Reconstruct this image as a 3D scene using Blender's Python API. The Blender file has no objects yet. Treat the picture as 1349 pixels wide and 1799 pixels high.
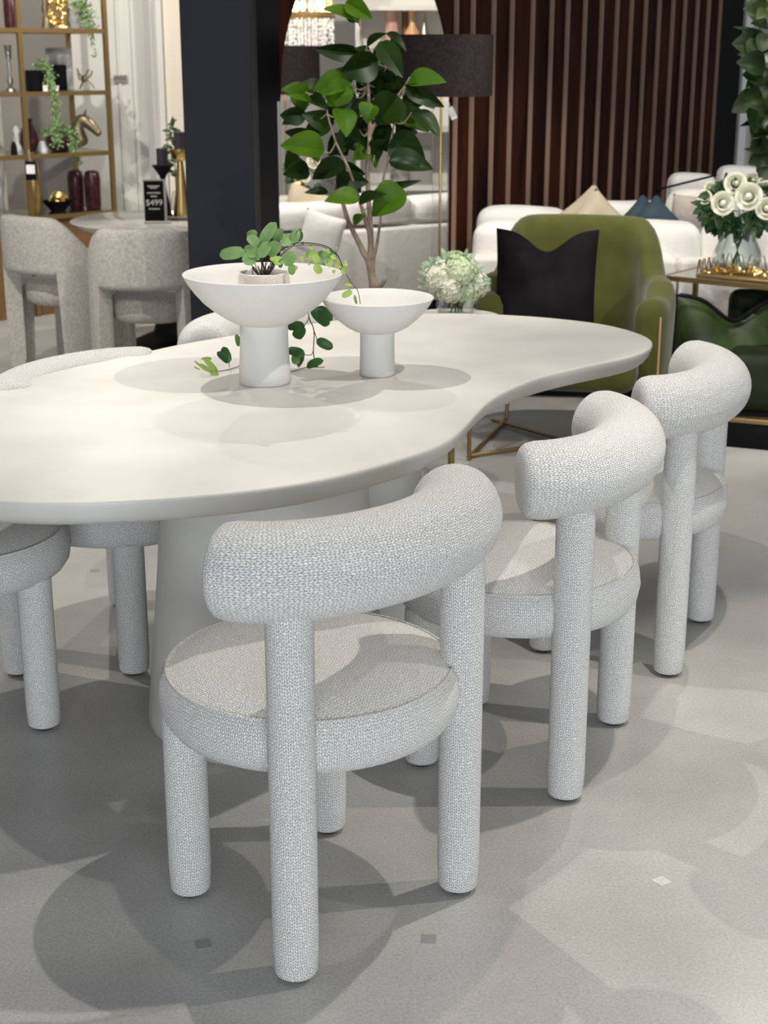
import bpy, bmesh, math, random
from mathutils import Vector, Matrix, noise
random.seed(7)
PI = math.pi
C = bpy.context.scene.collection
S = bpy.context.scene

# ------------------------------------------------------------------ camera
CAMH, FPX, TILT = 1.55, 2600.0, math.radians(17.2)
cam_d = bpy.data.cameras.new('camera')
cam_d.sensor_fit = 'VERTICAL'
cam_d.sensor_height = 36.0
cam_d.lens = FPX * 36.0 / 1799.0
cam_d.dof.use_dof = True
cam_d.dof.focus_distance = 2.9
cam_d.dof.aperture_fstop = 7.5
cam_d.clip_end = 100
cam = bpy.data.objects.new('camera', cam_d)
C.objects.link(cam)
cam.location = (0, 0, CAMH)
cam.rotation_euler = (PI / 2 - TILT, 0, 0)
S.camera = cam

# ------------------------------------------------------------------ exposure, world, large lights
S.view_settings.view_transform = 'Standard'
S.view_settings.look = 'None'
S.view_settings.exposure = 0.0
S.view_settings.gamma = 1.0
S.view_settings.use_curve_mapping = False
world = bpy.data.worlds.new('showroom_ambient')
S.world = world
world.use_nodes = True
wn = world.node_tree.nodes
wn['Background'].inputs[0].default_value = (0.93, 0.96, 1.0, 1)
wn['Background'].inputs[1].default_value = 0.27


def area(name, loc, target, size, power, color):
    d = bpy.data.lights.new(name, 'AREA')
    d.shape = 'RECTANGLE'
    d.size, d.size_y = size
    d.energy = power
    d.color = color
    o = bpy.data.objects.new(name, d)
    C.objects.link(o)
    o.location = loc
    o.rotation_euler = (Vector(target) - Vector(loc)).to_track_quat('-Z', 'Y').to_euler()
    return o


def spot(name, loc, target, power, color, angle=100, blend=0.35, r=0.018):
    d = bpy.data.lights.new(name, 'SPOT')
    d.energy = power
    d.color = color
    d.spot_size = math.radians(angle)
    d.spot_blend = blend
    d.shadow_soft_size = r
    o = bpy.data.objects.new(name, d)
    C.objects.link(o)
    o.location = loc
    o.rotation_euler = (Vector(target) - Vector(loc)).to_track_quat('-Z', 'Y').to_euler()
    return o


WARM = (1.0, 0.945, 0.85)
COOL = (0.86, 0.93, 1.0)
area('window_daylight', (1.0, -5.8, 1.5), (0.1, 3.2, 0.7), (6.5, 2.4), 520, COOL)
spot('ceiling_spot_table', (-0.79, 4.07, 2.86), (-0.2, 3.4, 0.3), 112, WARM, 140)
spot('ceiling_spot_chairs', (0.83, 3.0, 2.86), (0.0, 2.9, 0.3), 120, WARM, 140)
spot('ceiling_spot_far', (-1.45, 7.7, 2.86), (0.0, 3.2, 0.3), 60, WARM, 60)
spot('ceiling_spot_right', (2.4, 2.9, 2.9), (1.25, 2.5, 0.0), 120, WARM, 52)
spot('ceiling_spot_aisle', (1.7, 5.2, 2.9), (1.25, 2.9, 0.0), 120, WARM, 40)
spot('ceiling_spot_left', (-0.35, 6.3, 2.86), (-0.85, 3.3, 0.0), 70, WARM, 40)
spot('ceiling_spot_side', (-2.7, 4.3, 2.9), (-0.95, 3.75, 0.0), 105, WARM, 46)
spot('ceiling_spot_armchair', (1.3, 4.9, 3.0), (1.0, 6.2, 0.5), 75, WARM, 80)
spot('ceiling_spot_sofa', (0.75, 6.2, 3.1), (1.75, 7.3, 0.5), 185, WARM, 75)
spot('ceiling_spot_console', (2.4, 4.9, 3.0), (1.6, 6.4, 0.6), 60, WARM, 50)
spot('ceiling_spot_plant', (0.35, 4.6, 3.0), (-0.05, 5.5, 1.2), 70, WARM, 75)
spot('ceiling_spot_shelf', (-1.9, 7.9, 3.0), (-1.9, 9.8, 1.0), 150, WARM, 110)
spot('ceiling_spot_dining', (-2.2, 5.4, 3.0), (-1.5, 7.6, 0.5), 205, WARM, 60)
spot('ceiling_spot_mirror_room', (0.2, 8.4, 3.0), (0.0, 10.0, 0.7), 185, WARM, 130)


# ------------------------------------------------------------------ helpers
def ray(x, y):
    u = (x - 674.5) / FPX
    v = (y - 899.5) / FPX
    return Vector((u, math.cos(TILT) - v * math.sin(TILT), -math.sin(TILT) - v * math.cos(TILT)))


def at(x, y, Y):
    r = ray(x, y)
    return Vector((0, 0, CAMH)) + r * (Y / r.y)


def onz(x, y, z):
    r = ray(x, y)
    return Vector((0, 0, CAMH)) + r * ((z - CAMH) / r.z)


CAP = ((.08, .975), (.17, .90), (.23, .79), (.265, .62), (.285, .35), (.29, .01))


class MB:
    def __init__(s):
        s.v = []; s.f = []; s.m = []; s.uv = []; s.mi = 0; s.M = Matrix.Identity(4)

    def add(s, vs, fs, uvs):
        b = len(s.v)
        s.v += [tuple(s.M @ Vector(p)) for p in vs]
        for f, u in zip(fs, uvs):
            s.f.append([b + i for i in f]); s.uv.append(u); s.m.append(s.mi)
        return s

    def grid(s, P, cu=False, cv=False, uv=None):
        """P[i][j] points, i along u, j along v"""
        n, m = len(P), len(P[0])
        if uv is None:
            U = [0.0]
            for i in range(1, n + 1):
                a, b = P[i - 1], P[i % n]
                jm = m // 2
                U.append(U[-1] + (Vector(a[jm]) - Vector(b[jm])).length)
            V = [0.0]
            im = n // 2
            for j in range(1, m + 1):
                V.append(V[-1] + (Vector(P[im][j - 1]) - Vector(P[im][j % m])).length)
            uv = lambda i, j: (V[j], U[i])
        vs = [p for r in P for p in r]
        fs, us = [], []
        for i in range(n if cu else n - 1):
            for j in range(m if cv else m - 1):
                i2, j2 = (i + 1) % n, (j + 1) % m
                fs.append([i * m + j, i2 * m + j, i2 * m + j2, i * m + j2])
                us.append([uv(i, j), uv(i + 1, j), uv(i + 1, j + 1), uv(i, j + 1)])
        return s.add(vs, fs, us)

    def ngon(s, pts):
        return s.add(pts, [list(range(len(pts)))], [[(p[0], p[1]) for p in pts]])

    def tube(s, pts, r, n=12, cap='round', squash=None):
        pts = [Vector(p) for p in pts]
        k = len(pts)
        if not hasattr(r, '__len__'):
            r = [r] * k
        rings = []
        T = []
        for i in range(k):
            t = (pts[min(i + 1, k - 1)] - pts[max(i - 1, 0)])
            T.append(t.normalized() if t.length > 1e-9 else Vector((0, 0, 1)))
        ref = Vector((0, 0, 1)) if abs(T[0].z) < .9 else Vector((1, 0, 0))
        nrm = (ref - T[0] * ref.dot(T[0])).normalized()
        P2, R2, T2 = [], [], []
        if cap == 'round':
            for f, g in CAP[::-1]:
                P2.append(pts[0] - T[0] * r[0] * f); R2.append(r[0] * g); T2.append(T[0])
        elif cap == 'flat':
            P2.append(pts[0]); R2.append(1e-5); T2.append(T[0])
        P2 += pts; R2 += list(r); T2 += T
        if cap == 'round':
            for f, g in CAP:
                P2.append(pts[-1] + T[-1] * r[-1] * f); R2.append(r[-1] * g); T2.append(T[-1])
        elif cap == 'flat':
            P2.append(pts[-1]); R2.append(1e-5); T2.append(T[-1])
        for p, rr, t in zip(P2, R2, T2):
            nrm = (nrm - t * nrm.dot(t))
            nrm = nrm.normalized() if nrm.length > 1e-6 else t.orthogonal().normalized()
            bn = t.cross(nrm)
            rings.append([tuple(p + (nrm * math.cos(a) + bn * math.sin(a)) * rr) for a in [2 * PI * q / n for q in range(n)]])
        L = [0.0]
        for i in range(1, len(P2)):
            L.append(L[-1] + max((P2[i] - P2[i - 1]).length, abs(R2[i] - R2[i - 1])))
        rm = max(r)
        return s.grid(rings, cv=True, uv=lambda i, j: (2 * PI * rm * j / n, L[i]))

    def lathe(s, prof, n=32, c=(0, 0, 0), sx=1, sy=1):
        rings = []
        L = [0.0]
        for i, (r, z) in enumerate(prof):
            if i: L.append(L[-1] + math.hypot(r - prof[i - 1][0], z - prof[i - 1][1]))
            rings.append([(c[0] + sx * max(r, 1e-5) * math.cos(2 * PI * q / n), c[1] + sy * max(r, 1e-5) * math.sin(2 * PI * q / n), c[2] + z) for q in range(n)])
        rm = max(p[0] for p in prof)
        return s.grid(rings, cv=True, uv=lambda i, j: (2 * PI * rm * j / n, L[i]))

    def ball(s, c, r, n=12, sc=(1, 1, 1)):
        rings = []
        for i in range(n // 2 + 1):
            t = -PI / 2 + PI * i / (n // 2)
            rings.append([(c[0] + sc[0] * r * max(math.cos(t), 1e-4) * math.cos(2 * PI * q / n), c[1] + sc[1] * r * max(math.cos(t), 1e-4) * math.sin(2 * PI * q / n), c[2] + sc[2] * r * math.sin(t)) for q in range(n)])
        return s.grid(rings, cv=True)

    def box(s, a, b, bev=0.0, seg=2, bumps=0.0):
        """axis-aligned box from corner a to corner b, optionally rounded"""
        a, b = Vector(a), Vector(b)
        bm = bmesh.new()
        bmesh.ops.create_cube(bm, size=1)
        sz = b - a; ce = (a + b) / 2
        for v in bm.verts:
            v.co = Vector((v.co.x * sz.x, v.co.y * sz.y, v.co.z * sz.z)) + ce
        if bumps:
            bmesh.ops.subdivide_edges(bm, edges=bm.edges[:], cuts=7, use_grid_fill=True)
            r = min(bev, min(sz) / 2)
            for v in bm.verts:
                q = Vector([min(max(v.co[k], a[k] + r), b[k] - r) for k in range(3)])
                d = v.co - q
                if d.length > 1e-6:
                    v.co = q + d.normalized() * r
            for v in bm.verts:
                d = (v.co - ce).normalized()
                v.co += d * (noise.noise(v.co * 6) * bumps + bumps * .6)
        elif bev > 0:
            bmesh.ops.bevel(bm, geom=bm.edges[:], offset=min(bev, min(sz) * .49), segments=seg, profile=.5, affect='EDGES')
        bm.normal_update()
        bm.verts.index_update()
        vs = [tuple(v.co) for v in bm.verts]
        fs, us = [], []
        for f in bm.faces:
            nn = f.normal
            ax = max(range(3), key=lambda k: abs(nn[k]))
            o = [k for k in range(3) if k != ax]
            fs.append([v.index for v in f.verts]); us.append([(v.co[o[0]], v.co[o[1]]) for v in f.verts])
        bm.free()
        return s.add(vs, fs, us)

    def leaf(s, base, tip, w, nrm, curl=.15, fold=.15, heart=False, n=8):
        base, tip, nrm = Vector(base), Vector(tip), Vector(nrm)
        d = tip - base; L = d.length; d.normalize()
        side = d.cross(nrm)
        if side.length < 1e-4: side = d.orthogonal()
        side.normalize(); up = side.cross(d).normalized()
        P = []
        for i in range(n + 1):
            t = i / n
            if heart:
                ww = w * .5 * (max(0, 1 - (2 * t - 1) ** 2)) ** .42
            else:
                ww = w * .5 * math.sin(PI * min(1, t ** .8)) ** .75 * (1 - .12 * t)
            if t in (0, 1): ww = w * .02
            row = []
            for j in range(5):
                k = (j - 2) / 2
                notch = -.10 * L * abs(k) ** 1 * 0
                p = base + d * (L * t + (heart and t > .7) * L * .06 * abs(k)) + side * ww * k + up * (abs(k) * ww * fold * 2 - curl * L * (t * t) + .05 * L * math.sin(PI * t))
                row.append(tuple(p))
            P.append(row)
        return s.grid(P, uv=lambda i, j: (i / n, j / 4))


def obj(name, mb, mats, parent=None, loc=None, rotz=0, smooth=True, sub=0, solid=0, bevel=0):
    me = bpy.data.meshes.new(name)
    me.from_pydata(mb.v, [], mb.f)
    if not isinstance(mats, (list, tuple)): mats = [mats]
    for m in mats: me.materials.append(m)
    uvl = me.uv_layers.new(name='UVMap')
    k = 0
    for p, us in zip(me.polygons, mb.uv):
        for q in range(len(us)):
            uvl.data[p.loop_start + q].uv = us[q]
    for p, mi in zip(me.polygons, mb.m):
        p.material_index = mi
        p.use_smooth = smooth
    bm = bmesh.new(); bm.from_mesh(me)
    bmesh.ops.remove_doubles(bm, verts=bm.verts, dist=2e-5)
    bmesh.ops.recalc_face_normals(bm, faces=bm.faces)
    if smooth:
        for e in bm.edges:
            if len(e.link_faces) == 2 and e.calc_face_angle(0) > math.radians(50): e.smooth = False
    bm.to_mesh(me); bm.free()
    o = bpy.data.objects.new(name, me)
    C.objects.link(o)
    if loc is not None: o.location = loc
    o.rotation_euler = (0, 0, rotz)
    if parent: o.parent = parent
    if solid:
        md = o.modifiers.new('thickness', 'SOLIDIFY'); md.thickness = solid; md.offset = 0
    if bevel:
        md = o.modifiers.new('bevel', 'BEVEL'); md.width = bevel; md.segments = 2
    if sub:
        md = o.modifiers.new('smooth', 'SUBSURF'); md.levels = sub; md.render_levels = sub
    return o


def tag(o, label, cat, group=None, kind=None):
    if label: o['label'] = label
    if cat: o['category'] = cat
    if group: o['group'] = group
    if kind: o['kind'] = kind
    return o


def thing(name, label, cat, loc=(0, 0, 0), rotz=0, group=None):
    o = bpy.data.objects.new(name, None)
    C.objects.link(o)
    o.empty_display_size = .1
    o.location = loc; o.rotation_euler = (0, 0, rotz)
    return tag(o, label, cat, group)


def struct(name, mb, m, **k):
    o = obj(name, mb, m, **k); o['kind'] = 'structure'; return o


def dup(root, loc, rotz, label, group=None):
    r = root.copy(); C.objects.link(r); r.location = loc; r.rotation_euler = (0, 0, rotz)
    r['label'] = label
    if group: r['group'] = group
    for ch in list(root.children):
        c = ch.copy(); C.objects.link(c); c.parent = r
        for g in ch.children:
            d = g.copy(); C.objects.link(d); d.parent = c
    return r


def skin(name, pts, edges, rad, mat, parent=None, sub=1, loc=(0, 0, 0)):
    me = bpy.data.meshes.new(name)
    me.from_pydata([tuple(p) for p in pts], edges, [])
    me.materials.append(mat)
    o = bpy.data.objects.new(name, me); C.objects.link(o); o.location = loc
    if parent: o.parent = parent
    md = o.modifiers.new('skin', 'SKIN'); md.use_smooth_shade = True
    for i, r in enumerate(rad):
        rr = r if hasattr(r, '__len__') else (r, r)
        me.skin_vertices[0].data[i].radius = rr
    me.skin_vertices[0].data[0].use_root = True
    s = o.modifiers.new('sub', 'SUBSURF'); s.levels = sub; s.render_levels = sub
    return o


def crom(pts, per=8, closed=True):
    n = len(pts); out = []
    pts = [Vector(p) for p in pts]
    for i in range(n if closed else n - 1):
        p0 = pts[(i - 1) % n] if closed or i > 0 else pts[0]
        p1 = pts[i]; p2 = pts[(i + 1) % n]
        p3 = pts[(i + 2) % n] if closed or i + 2 < n else pts[-1]
        for k in range(per):
            t = k / per
            out.append(.5 * ((2 * p1) + (p2 - p0) * t + (2 * p0 - 5 * p1 + 4 * p2 - p3) * t * t + (3 * p1 - p0 - 3 * p2 + p3) * t ** 3))
    if not closed: out.append(pts[-1])
    return out


# ------------------------------------------------------------------ materials
def mat(name, col, rough=.5, metal=0, noise_amt=0, noise_scale=8, col2=None, bump=0, bscale=60, spec=.5, emit=None, es=0, trans=0, coat=0, sheen=0, alpha=1, coord='Object', ior=1.45, detail=4):
    m = bpy.data.materials.new(name); m.use_nodes = True
    nt = m.node_tree; N = nt.nodes; L = nt.links
    b = N['Principled BSDF']
    b.inputs['Base Color'].default_value = (*col, 1)
    b.inputs['Roughness'].default_value = rough
    b.inputs['Metallic'].default_value = metal
    b.inputs['Specular IOR Level'].default_value = spec
    b.inputs['IOR'].default_value = ior
    if trans: b.inputs['Transmission Weight'].default_value = trans
    if coat: b.inputs['Coat Weight'].default_value = coat
    if sheen: b.inputs['Sheen Weight'].default_value = sheen
    if emit:
        b.inputs['Emission Color'].default_value = (*emit, 1); b.inputs['Emission Strength'].default_value = es
    tc = N.new('ShaderNodeTexCoord')
    if col2:
        nz = N.new('ShaderNodeTexNoise'); nz.inputs['Scale'].default_value = noise_scale; nz.inputs['Detail'].default_value = detail
        L.new(tc.outputs[coord], nz.inputs['Vector'])
        cr = N.new('ShaderNodeValToRGB')
        cr.color_ramp.elements[0].position = .3; cr.color_ramp.elements[1].position = .7
        cr.color_ramp.elements[0].color = (*col, 1); cr.color_ramp.elements[1].color = (*col2, 1)
        L.new(nz.outputs['Fac'], cr.inputs['Fac']); L.new(cr.outputs['Color'], b.inputs['Base Color'])
    if bump:
        nb = N.new('ShaderNodeTexNoise'); nb.inputs['Scale'].default_value = bscale; nb.inputs['Detail'].default_value = 4
        L.new(tc.outputs[coord], nb.inputs['Vector'])
        bp = N.new('ShaderNodeBump'); bp.inputs['Strength'].default_value = bump; bp.inputs['Distance'].default_value = .01
        L.new(nb.outputs['Fac'], bp.inputs['Height']); L.new(bp.outputs['Normal'], b.inputs['Normal'])
    return m


def math_node(nt, op, a, b=None, clamp=False):
    n = nt.nodes.new('ShaderNodeMath'); n.operation = op; n.use_clamp = clamp
    for i, x in enumerate((a, b)):
        if x is None: continue
        if isinstance(x, (int, float)): n.inputs[i].default_value = x
        else: nt.links.new(x, n.inputs[i])
    return n.outputs[0]


def knit(name, dark, light, pu=.0085, pv=.0062, depth=.0022):
    """chunky knitted boucle: columns of small chevron stitches, UV in metres"""
    m = bpy.data.materials.new(name); m.use_nodes = True
    nt = m.node_tree; N = nt.nodes; L = nt.links; b = N['Principled BSDF']
    tc = N.new('ShaderNodeTexCoord')
    nz = N.new('ShaderNodeTexNoise'); nz.inputs['Scale'].default_value = 130; nz.inputs['Detail'].default_value = 2
    L.new(tc.outputs['Object'], nz.inputs['Vector'])
    sep = N.new('ShaderNodeSeparateXYZ'); L.new(tc.outputs['UV'], sep.inputs[0])
    sepn = N.new('ShaderNodeSeparateXYZ'); L.new(nz.outputs['Color'], sepn.inputs[0])
    u = math_node(nt, 'ADD', sep.outputs[0], math_node(nt, 'MULTIPLY', math_node(nt, 'SUBTRACT', sepn.outputs[0], .5), .0075))
    v = math_node(nt, 'ADD', sep.outputs[1], math_node(nt, 'MULTIPLY', math_node(nt, 'SUBTRACT', sepn.outputs[1], .5), .0085))
    us = math_node(nt, 'DIVIDE', u, pu)
    tri = math_node(nt, 'PINGPONG', us, .5)
    a = math_node(nt, 'ABSOLUTE', math_node(nt, 'SINE', math_node(nt, 'MULTIPLY', us, PI * 2)))
    vs = math_node(nt, 'ADD', math_node(nt, 'DIVIDE', v, pv), math_node(nt, 'MULTIPLY', tri, 1.4))
    c = math_node(nt, 'ABSOLUTE', math_node(nt, 'SINE', math_node(nt, 'MULTIPLY', vs, PI)))
    h = math_node(nt, 'MULTIPLY', math_node(nt, 'POWER', a, .45), math_node(nt, 'POWER', c, .6))
    fz = N.new('ShaderNodeTexNoise'); fz.inputs['Scale'].default_value = 420; fz.inputs['Detail'].default_value = 3
    L.new(tc.outputs['Object'], fz.inputs['Vector'])
    h2 = math_node(nt, 'ADD', math_node(nt, 'MULTIPLY', h, .75), math_node(nt, 'MULTIPLY', fz.outputs['Fac'], .35))
    cr = N.new('ShaderNodeValToRGB')
    cr.color_ramp.elements[0].position = .22; cr.color_ramp.elements[1].position = .8
    cr.color_ramp.elements[0].color = (*dark, 1); cr.color_ramp.elements[1].color = (*light, 1)
    L.new(h2, cr.inputs['Fac']); L.new(cr.outputs['Color'], b.inputs['Base Color'])
    bp = N.new('ShaderNodeBump'); bp.inputs['Strength'].default_value = .85; bp.inputs['Distance'].default_value = depth
    L.new(h2, bp.inputs['Height']); L.new(bp.outputs['Normal'], b.inputs['Normal'])
    b.inputs['Roughness'].default_value = .95; b.inputs['Specular IOR Level'].default_value = .15
    b.inputs['Sheen Weight'].default_value = .25; b.inputs['Sheen Roughness'].default_value = .6
    return m


M_knit = knit('grey_white_knit_fabric', (.28, .274, .264), (.80, .785, .76))
M_boucle = mat('beige_boucle', (.44, .405, .36), .95, col2=(.62, .585, .53), noise_scale=70, bump=.6, bscale=150, spec=.15)
M_plaster = mat('white_plaster_top', (.53, .515, .48), .42, col2=(.655, .64, .605), noise_scale=3.5, bump=.05, bscale=25, spec=.35, detail=8)
M_bowl = mat('matte_white_ceramic', (.66, .645, .615), .7, col2=(.70, .685, .655), noise_scale=12, bump=.12, bscale=50, spec=.25)
M_soil = mat('soil', (.02, .018, .015), .95)
M_black = mat('black_paint', (.004, .004, .005), .6, spec=.12)
M_rubber = mat('black_rubber', (.012, .012, .013), .6)
M_pillar = mat('charcoal_paint', (.013, .014, .019), .6, spec=.25)
M_glossblack = mat('gloss_black_lacquer', (.003, .003, .004), .3, spec=.25)
M_gold = mat('brushed_gold', (.62, .43, .17), .32, 1)
M_darkgold = mat('aged_brass_frame', (.34, .235, .105), .42, .85)
M_goldshine = mat('polished_gold', (.95, .70, .28), .18, 1)
M_bronze = mat('bronze_casting', (.22, .17, .10), .35, .8, col2=(.34, .27, .17), noise_scale=14)
M_white = mat('white_paint', (.72, .70, .66), .6)
M_wallw = mat('warm_white_wall', (.74, .72, .67), .75, bump=.05, bscale=90)
M_wallpink = mat('cream_wall', (.78, .70, .60), .75)
M_wallgrey = mat('taupe_alcove', (.42, .385, .345), .8)
M_wallg2 = mat('stone_grey_wall', (.36, .34, .31), .8)
M_upwhite = mat('white_linen', (.74, .72, .68), .9, bump=.35, bscale=30, spec=.2, sheen=.2)
M_upwhite2 = mat('white_fluffy_fabric', (.84, .81, .77), .95, bump=.4, bscale=35, spec=.15, sheen=.3)
M_velvet = mat('olive_velvet', (.05, .052, .010), .8, col2=(.082, .085, .020), noise_scale=7, spec=.12, sheen=.2, bump=.1, bscale=20)
M_dgreen = mat('bottle_green_velvet', (.005, .009, .003), .6, col2=(.014, .024, .006), noise_scale=5, spec=.2)
M_dpil = mat('black_velvet', (.004, .003, .004), .8, col2=(.014, .012, .014), noise_scale=5, spec=.08)
M_greenleather = mat('green_velvet_cushion', (.010, .020, .005), .4, col2=(.042, .065, .018), noise_scale=7, spec=.3)
M_beige = mat('sand_velvet', (.46, .385, .28), .85, col2=(.56, .48, .36), noise_scale=10, spec=.2)
M_navy = mat('slate_blue_velvet', (.03, .05, .07), .7, col2=(.06, .085, .11), noise_scale=9, spec=.2)
M_fur = mat('pale_fur', (.52, .46, .41), .95, bump=.9, bscale=40, spec=.1)
M_shade = mat('charcoal_linen_shade', (.020, .015, .016), .9, col2=(.036, .027, .027), noise_scale=60, bump=.2, bscale=140, spec=.1)
M_shadein = mat('white_shade_lining', (.8, .78, .72), .8, emit=(1, .93, .8), es=.6)
def glass(name, tint, ior=1.45):
    m = bpy.data.materials.new(name); m.use_nodes = True
    nt = m.node_tree; N = nt.nodes; N.remove(N['Principled BSDF'])
    tr = N.new('ShaderNodeBsdfTransparent'); tr.inputs[0].default_value = (*tint, 1)
    gl = N.new('ShaderNodeBsdfGlossy'); gl.inputs['Roughness'].default_value = .03
    fr = N.new('ShaderNodeLayerWeight'); fr.inputs['Blend'].default_value = .35
    mx = N.new('ShaderNodeMixShader')
    nt.links.new(fr.outputs['Facing'], mx.inputs[0]); nt.links.new(tr.outputs[0], mx.inputs[1]); nt.links.new(gl.outputs[0], mx.inputs[2])
    nt.links.new(mx.outputs[0], N['Material Output'].inputs[0])
    return m
M_glass = glass('clear_glass', (.93, .96, .95))
M_acryl = glass('clear_acrylic', (.95, .965, .975))
M_crystal = mat('crystal_drop', (.85, .85, .88), .05, .3, trans=.5, emit=(1, .9, .75), es=.25)
M_bulb = mat('lit_bulb', (1, .9, .6), .5, emit=(1, .78, .38), es=9)
M_amber = mat('amber_glow_beads', (.9, .72, .35), .3, emit=(1, .72, .3), es=1.1)
M_burg = mat('burgundy_lustre_glass', (.018, .004, .005), .3, col2=(.085, .022, .026), noise_scale=38, spec=.4)
M_pinkv = mat('pink_blush_glaze', (.62, .36, .28), .25, col2=(.75, .50, .40), noise_scale=9, spec=.7)
M_orangev = mat('apricot_glaze', (.68, .36, .17), .25, col2=(.78, .52, .3), noise_scale=9, spec=.7)
M_copper = mat('brown_glaze', (.20, .09, .04), .3)
M_wood = mat('oak_cabinet', (.15, .08, .032), .5, col2=(.22, .12, .05), noise_scale=6)
M_twig = mat('bark', (.20, .15, .105), .85, col2=(.32, .25, .18), noise_scale=25, bump=.4, bscale=60)
M_stemdark = mat('dark_vine_stem', (.035, .028, .012), .7)
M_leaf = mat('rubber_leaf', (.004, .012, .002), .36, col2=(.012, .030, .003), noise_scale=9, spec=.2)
M_leaf2 = mat('rubber_leaf_lit', (.022, .062, .003), .42, col2=(.055, .115, .006), noise_scale=9, spec=.15)  # brighter copy of the leaf green, painting lamp light onto lit leaves
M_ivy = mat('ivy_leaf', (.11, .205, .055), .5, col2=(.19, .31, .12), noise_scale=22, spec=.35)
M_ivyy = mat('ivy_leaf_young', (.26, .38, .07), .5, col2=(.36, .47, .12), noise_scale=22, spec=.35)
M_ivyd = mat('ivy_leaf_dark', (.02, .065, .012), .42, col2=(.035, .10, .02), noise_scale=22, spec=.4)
M_pearl = mat('trailing_succulent', (.13, .24, .075), .6, col2=(.24, .36, .15), noise_scale=30)
M_rose = mat('ivory_petal', (.72, .69, .52), .6, col2=(.80, .78, .66), noise_scale=14)
M_hyd = mat('hydrangea_petal', (.60, .62, .44), .7, col2=(.42, .54, .28), noise_scale=16)
M_hydw = mat('hydrangea_white_petal', (.66, .65, .54), .75, col2=(.55, .58, .42), noise_scale=20)
M_rleaf = mat('rose_leaf', (.012, .04, .01), .45, col2=(.035, .085, .02), noise_scale=15)
M_silver = mat('antique_silver', (.42, .40, .36), .35, .9)
M_marble = mat('grey_marble', (.26, .245, .23), .15, col2=(.42, .40, .375), noise_scale=5, spec=.6, detail=9)
M_tag = mat('white_paper', (.85, .84, .82), .7)
M_photo = mat('marbled_black_white', (.03, .03, .03), .4, col2=(.55, .52, .48), noise_scale=11)
M_greypl = mat('grey_plastic', (.30, .29, .27), .5)
M_txt = mat('sign_lettering', (.55, .53, .50), .6)
M_txtdark = mat('dark_lettering', (.12, .12, .11), .6)
M_slat = mat('pale_timber_batten', (.30, .19, .135), .6)


def wood_wall():
    m = mat('dark_walnut_panels', (.03, .008, .004), .65, spec=.1)
    nt = m.node_tree; N = nt.nodes; L = nt.links; b = N['Principled BSDF']
    tc = N.new('ShaderNodeTexCoord'); mp = N.new('ShaderNodeMapping'); mp.inputs['Scale'].default_value = (6, 6, .9)
    L.new(tc.outputs['Object'], mp.inputs['Vector'])
    nz = N.new('ShaderNodeTexNoise'); nz.inputs['Scale'].default_value = 1.3; nz.inputs['Detail'].default_value = 6; nz.inputs['Distortion'].default_value = .8
    L.new(mp.outputs[0], nz.inputs['Vector'])
    cr = N.new('ShaderNodeValToRGB')
    e = cr.color_ramp.elements
    e[0].position = .3; e[0].color = (.007, .0018, .001, 1); e[1].position = .75; e[1].color = (.065, .017, .007, 1)
    L.new(nz.outputs['Fac'], cr.inputs['Fac']); L.new(cr.outputs['Color'], b.inputs['Base Color'])
    return m


M_walnut = wood_wall()


def concrete():
    m = bpy.data.materials.new('polished_concrete'); m.use_nodes = True
    nt = m.node_tree; N = nt.nodes; L = nt.links; b = N['Principled BSDF']
    tc = N.new('ShaderNodeTexCoord')
    n1 = N.new('ShaderNodeTexNoise'); n1.inputs['Scale'].default_value = 1.6; n1.inputs['Detail'].default_value = 9; n1.inputs['Roughness'].default_value = .62
    n2 = N.new('ShaderNodeTexNoise'); n2.inputs['Scale'].default_value = 160; n2.inputs['Detail'].default_value = 3
    n3 = N.new('ShaderNodeTexVoronoi'); n3.inputs['Scale'].default_value = 24
    for n in (n1, n2, n3): L.new(tc.outputs['Object'], n.inputs['Vector'])
    cr = N.new('ShaderNodeValToRGB')
    cr.color_ramp.elements[0].position = .3; cr.color_ramp.elements[0].color = (.34, .335, .32, 1)
    cr.color_ramp.elements[1].position = .7; cr.color_ramp.elements[1].color = (.50, .49, .47, 1)
    L.new(n1.outputs['Fac'], cr.inputs['Fac'])
    mx = N.new('ShaderNodeMixRGB'); mx.blend_type = 'OVERLAY'; mx.inputs[0].default_value = .35
    L.new(cr.outputs[0], mx.inputs[1]); L.new(n2.outputs['Fac'], mx.inputs[2])
    sp = math_node(nt, 'LESS_THAN', n3.outputs['Distance'], .035)
    cut = math_node(nt, 'MULTIPLY', sp, math_node(nt, 'GREATER_THAN', n1.outputs['Fac'], .5))
    mx2 = N.new('ShaderNodeMixRGB'); mx2.inputs[2].default_value = (.08, .08, .08, 1)
    L.new(math_node(nt, 'MULTIPLY', cut, .7), mx2.inputs[0]); L.new(mx.outputs[0], mx2.inputs[1])
    L.new(mx2.outputs[0], b.inputs['Base Color'])
    b.inputs['Roughness'].default_value = .33
    b.inputs['Specular IOR Level'].default_value = .45
    bp = N.new('ShaderNodeBump'); bp.inputs['Strength'].default_value = .06; bp.inputs['Distance'].default_value = .004
    L.new(n2.outputs['Fac'], bp.inputs['Height']); L.new(bp.outputs['Normal'], b.inputs['Normal'])
    return m


M_floor = concrete()

# ------------------------------------------------------------------ setting
mb = MB(); mb.box((-7, -8, -.1), (8, 15, 0)); struct('floor', mb, M_floor, smooth=False)

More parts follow.
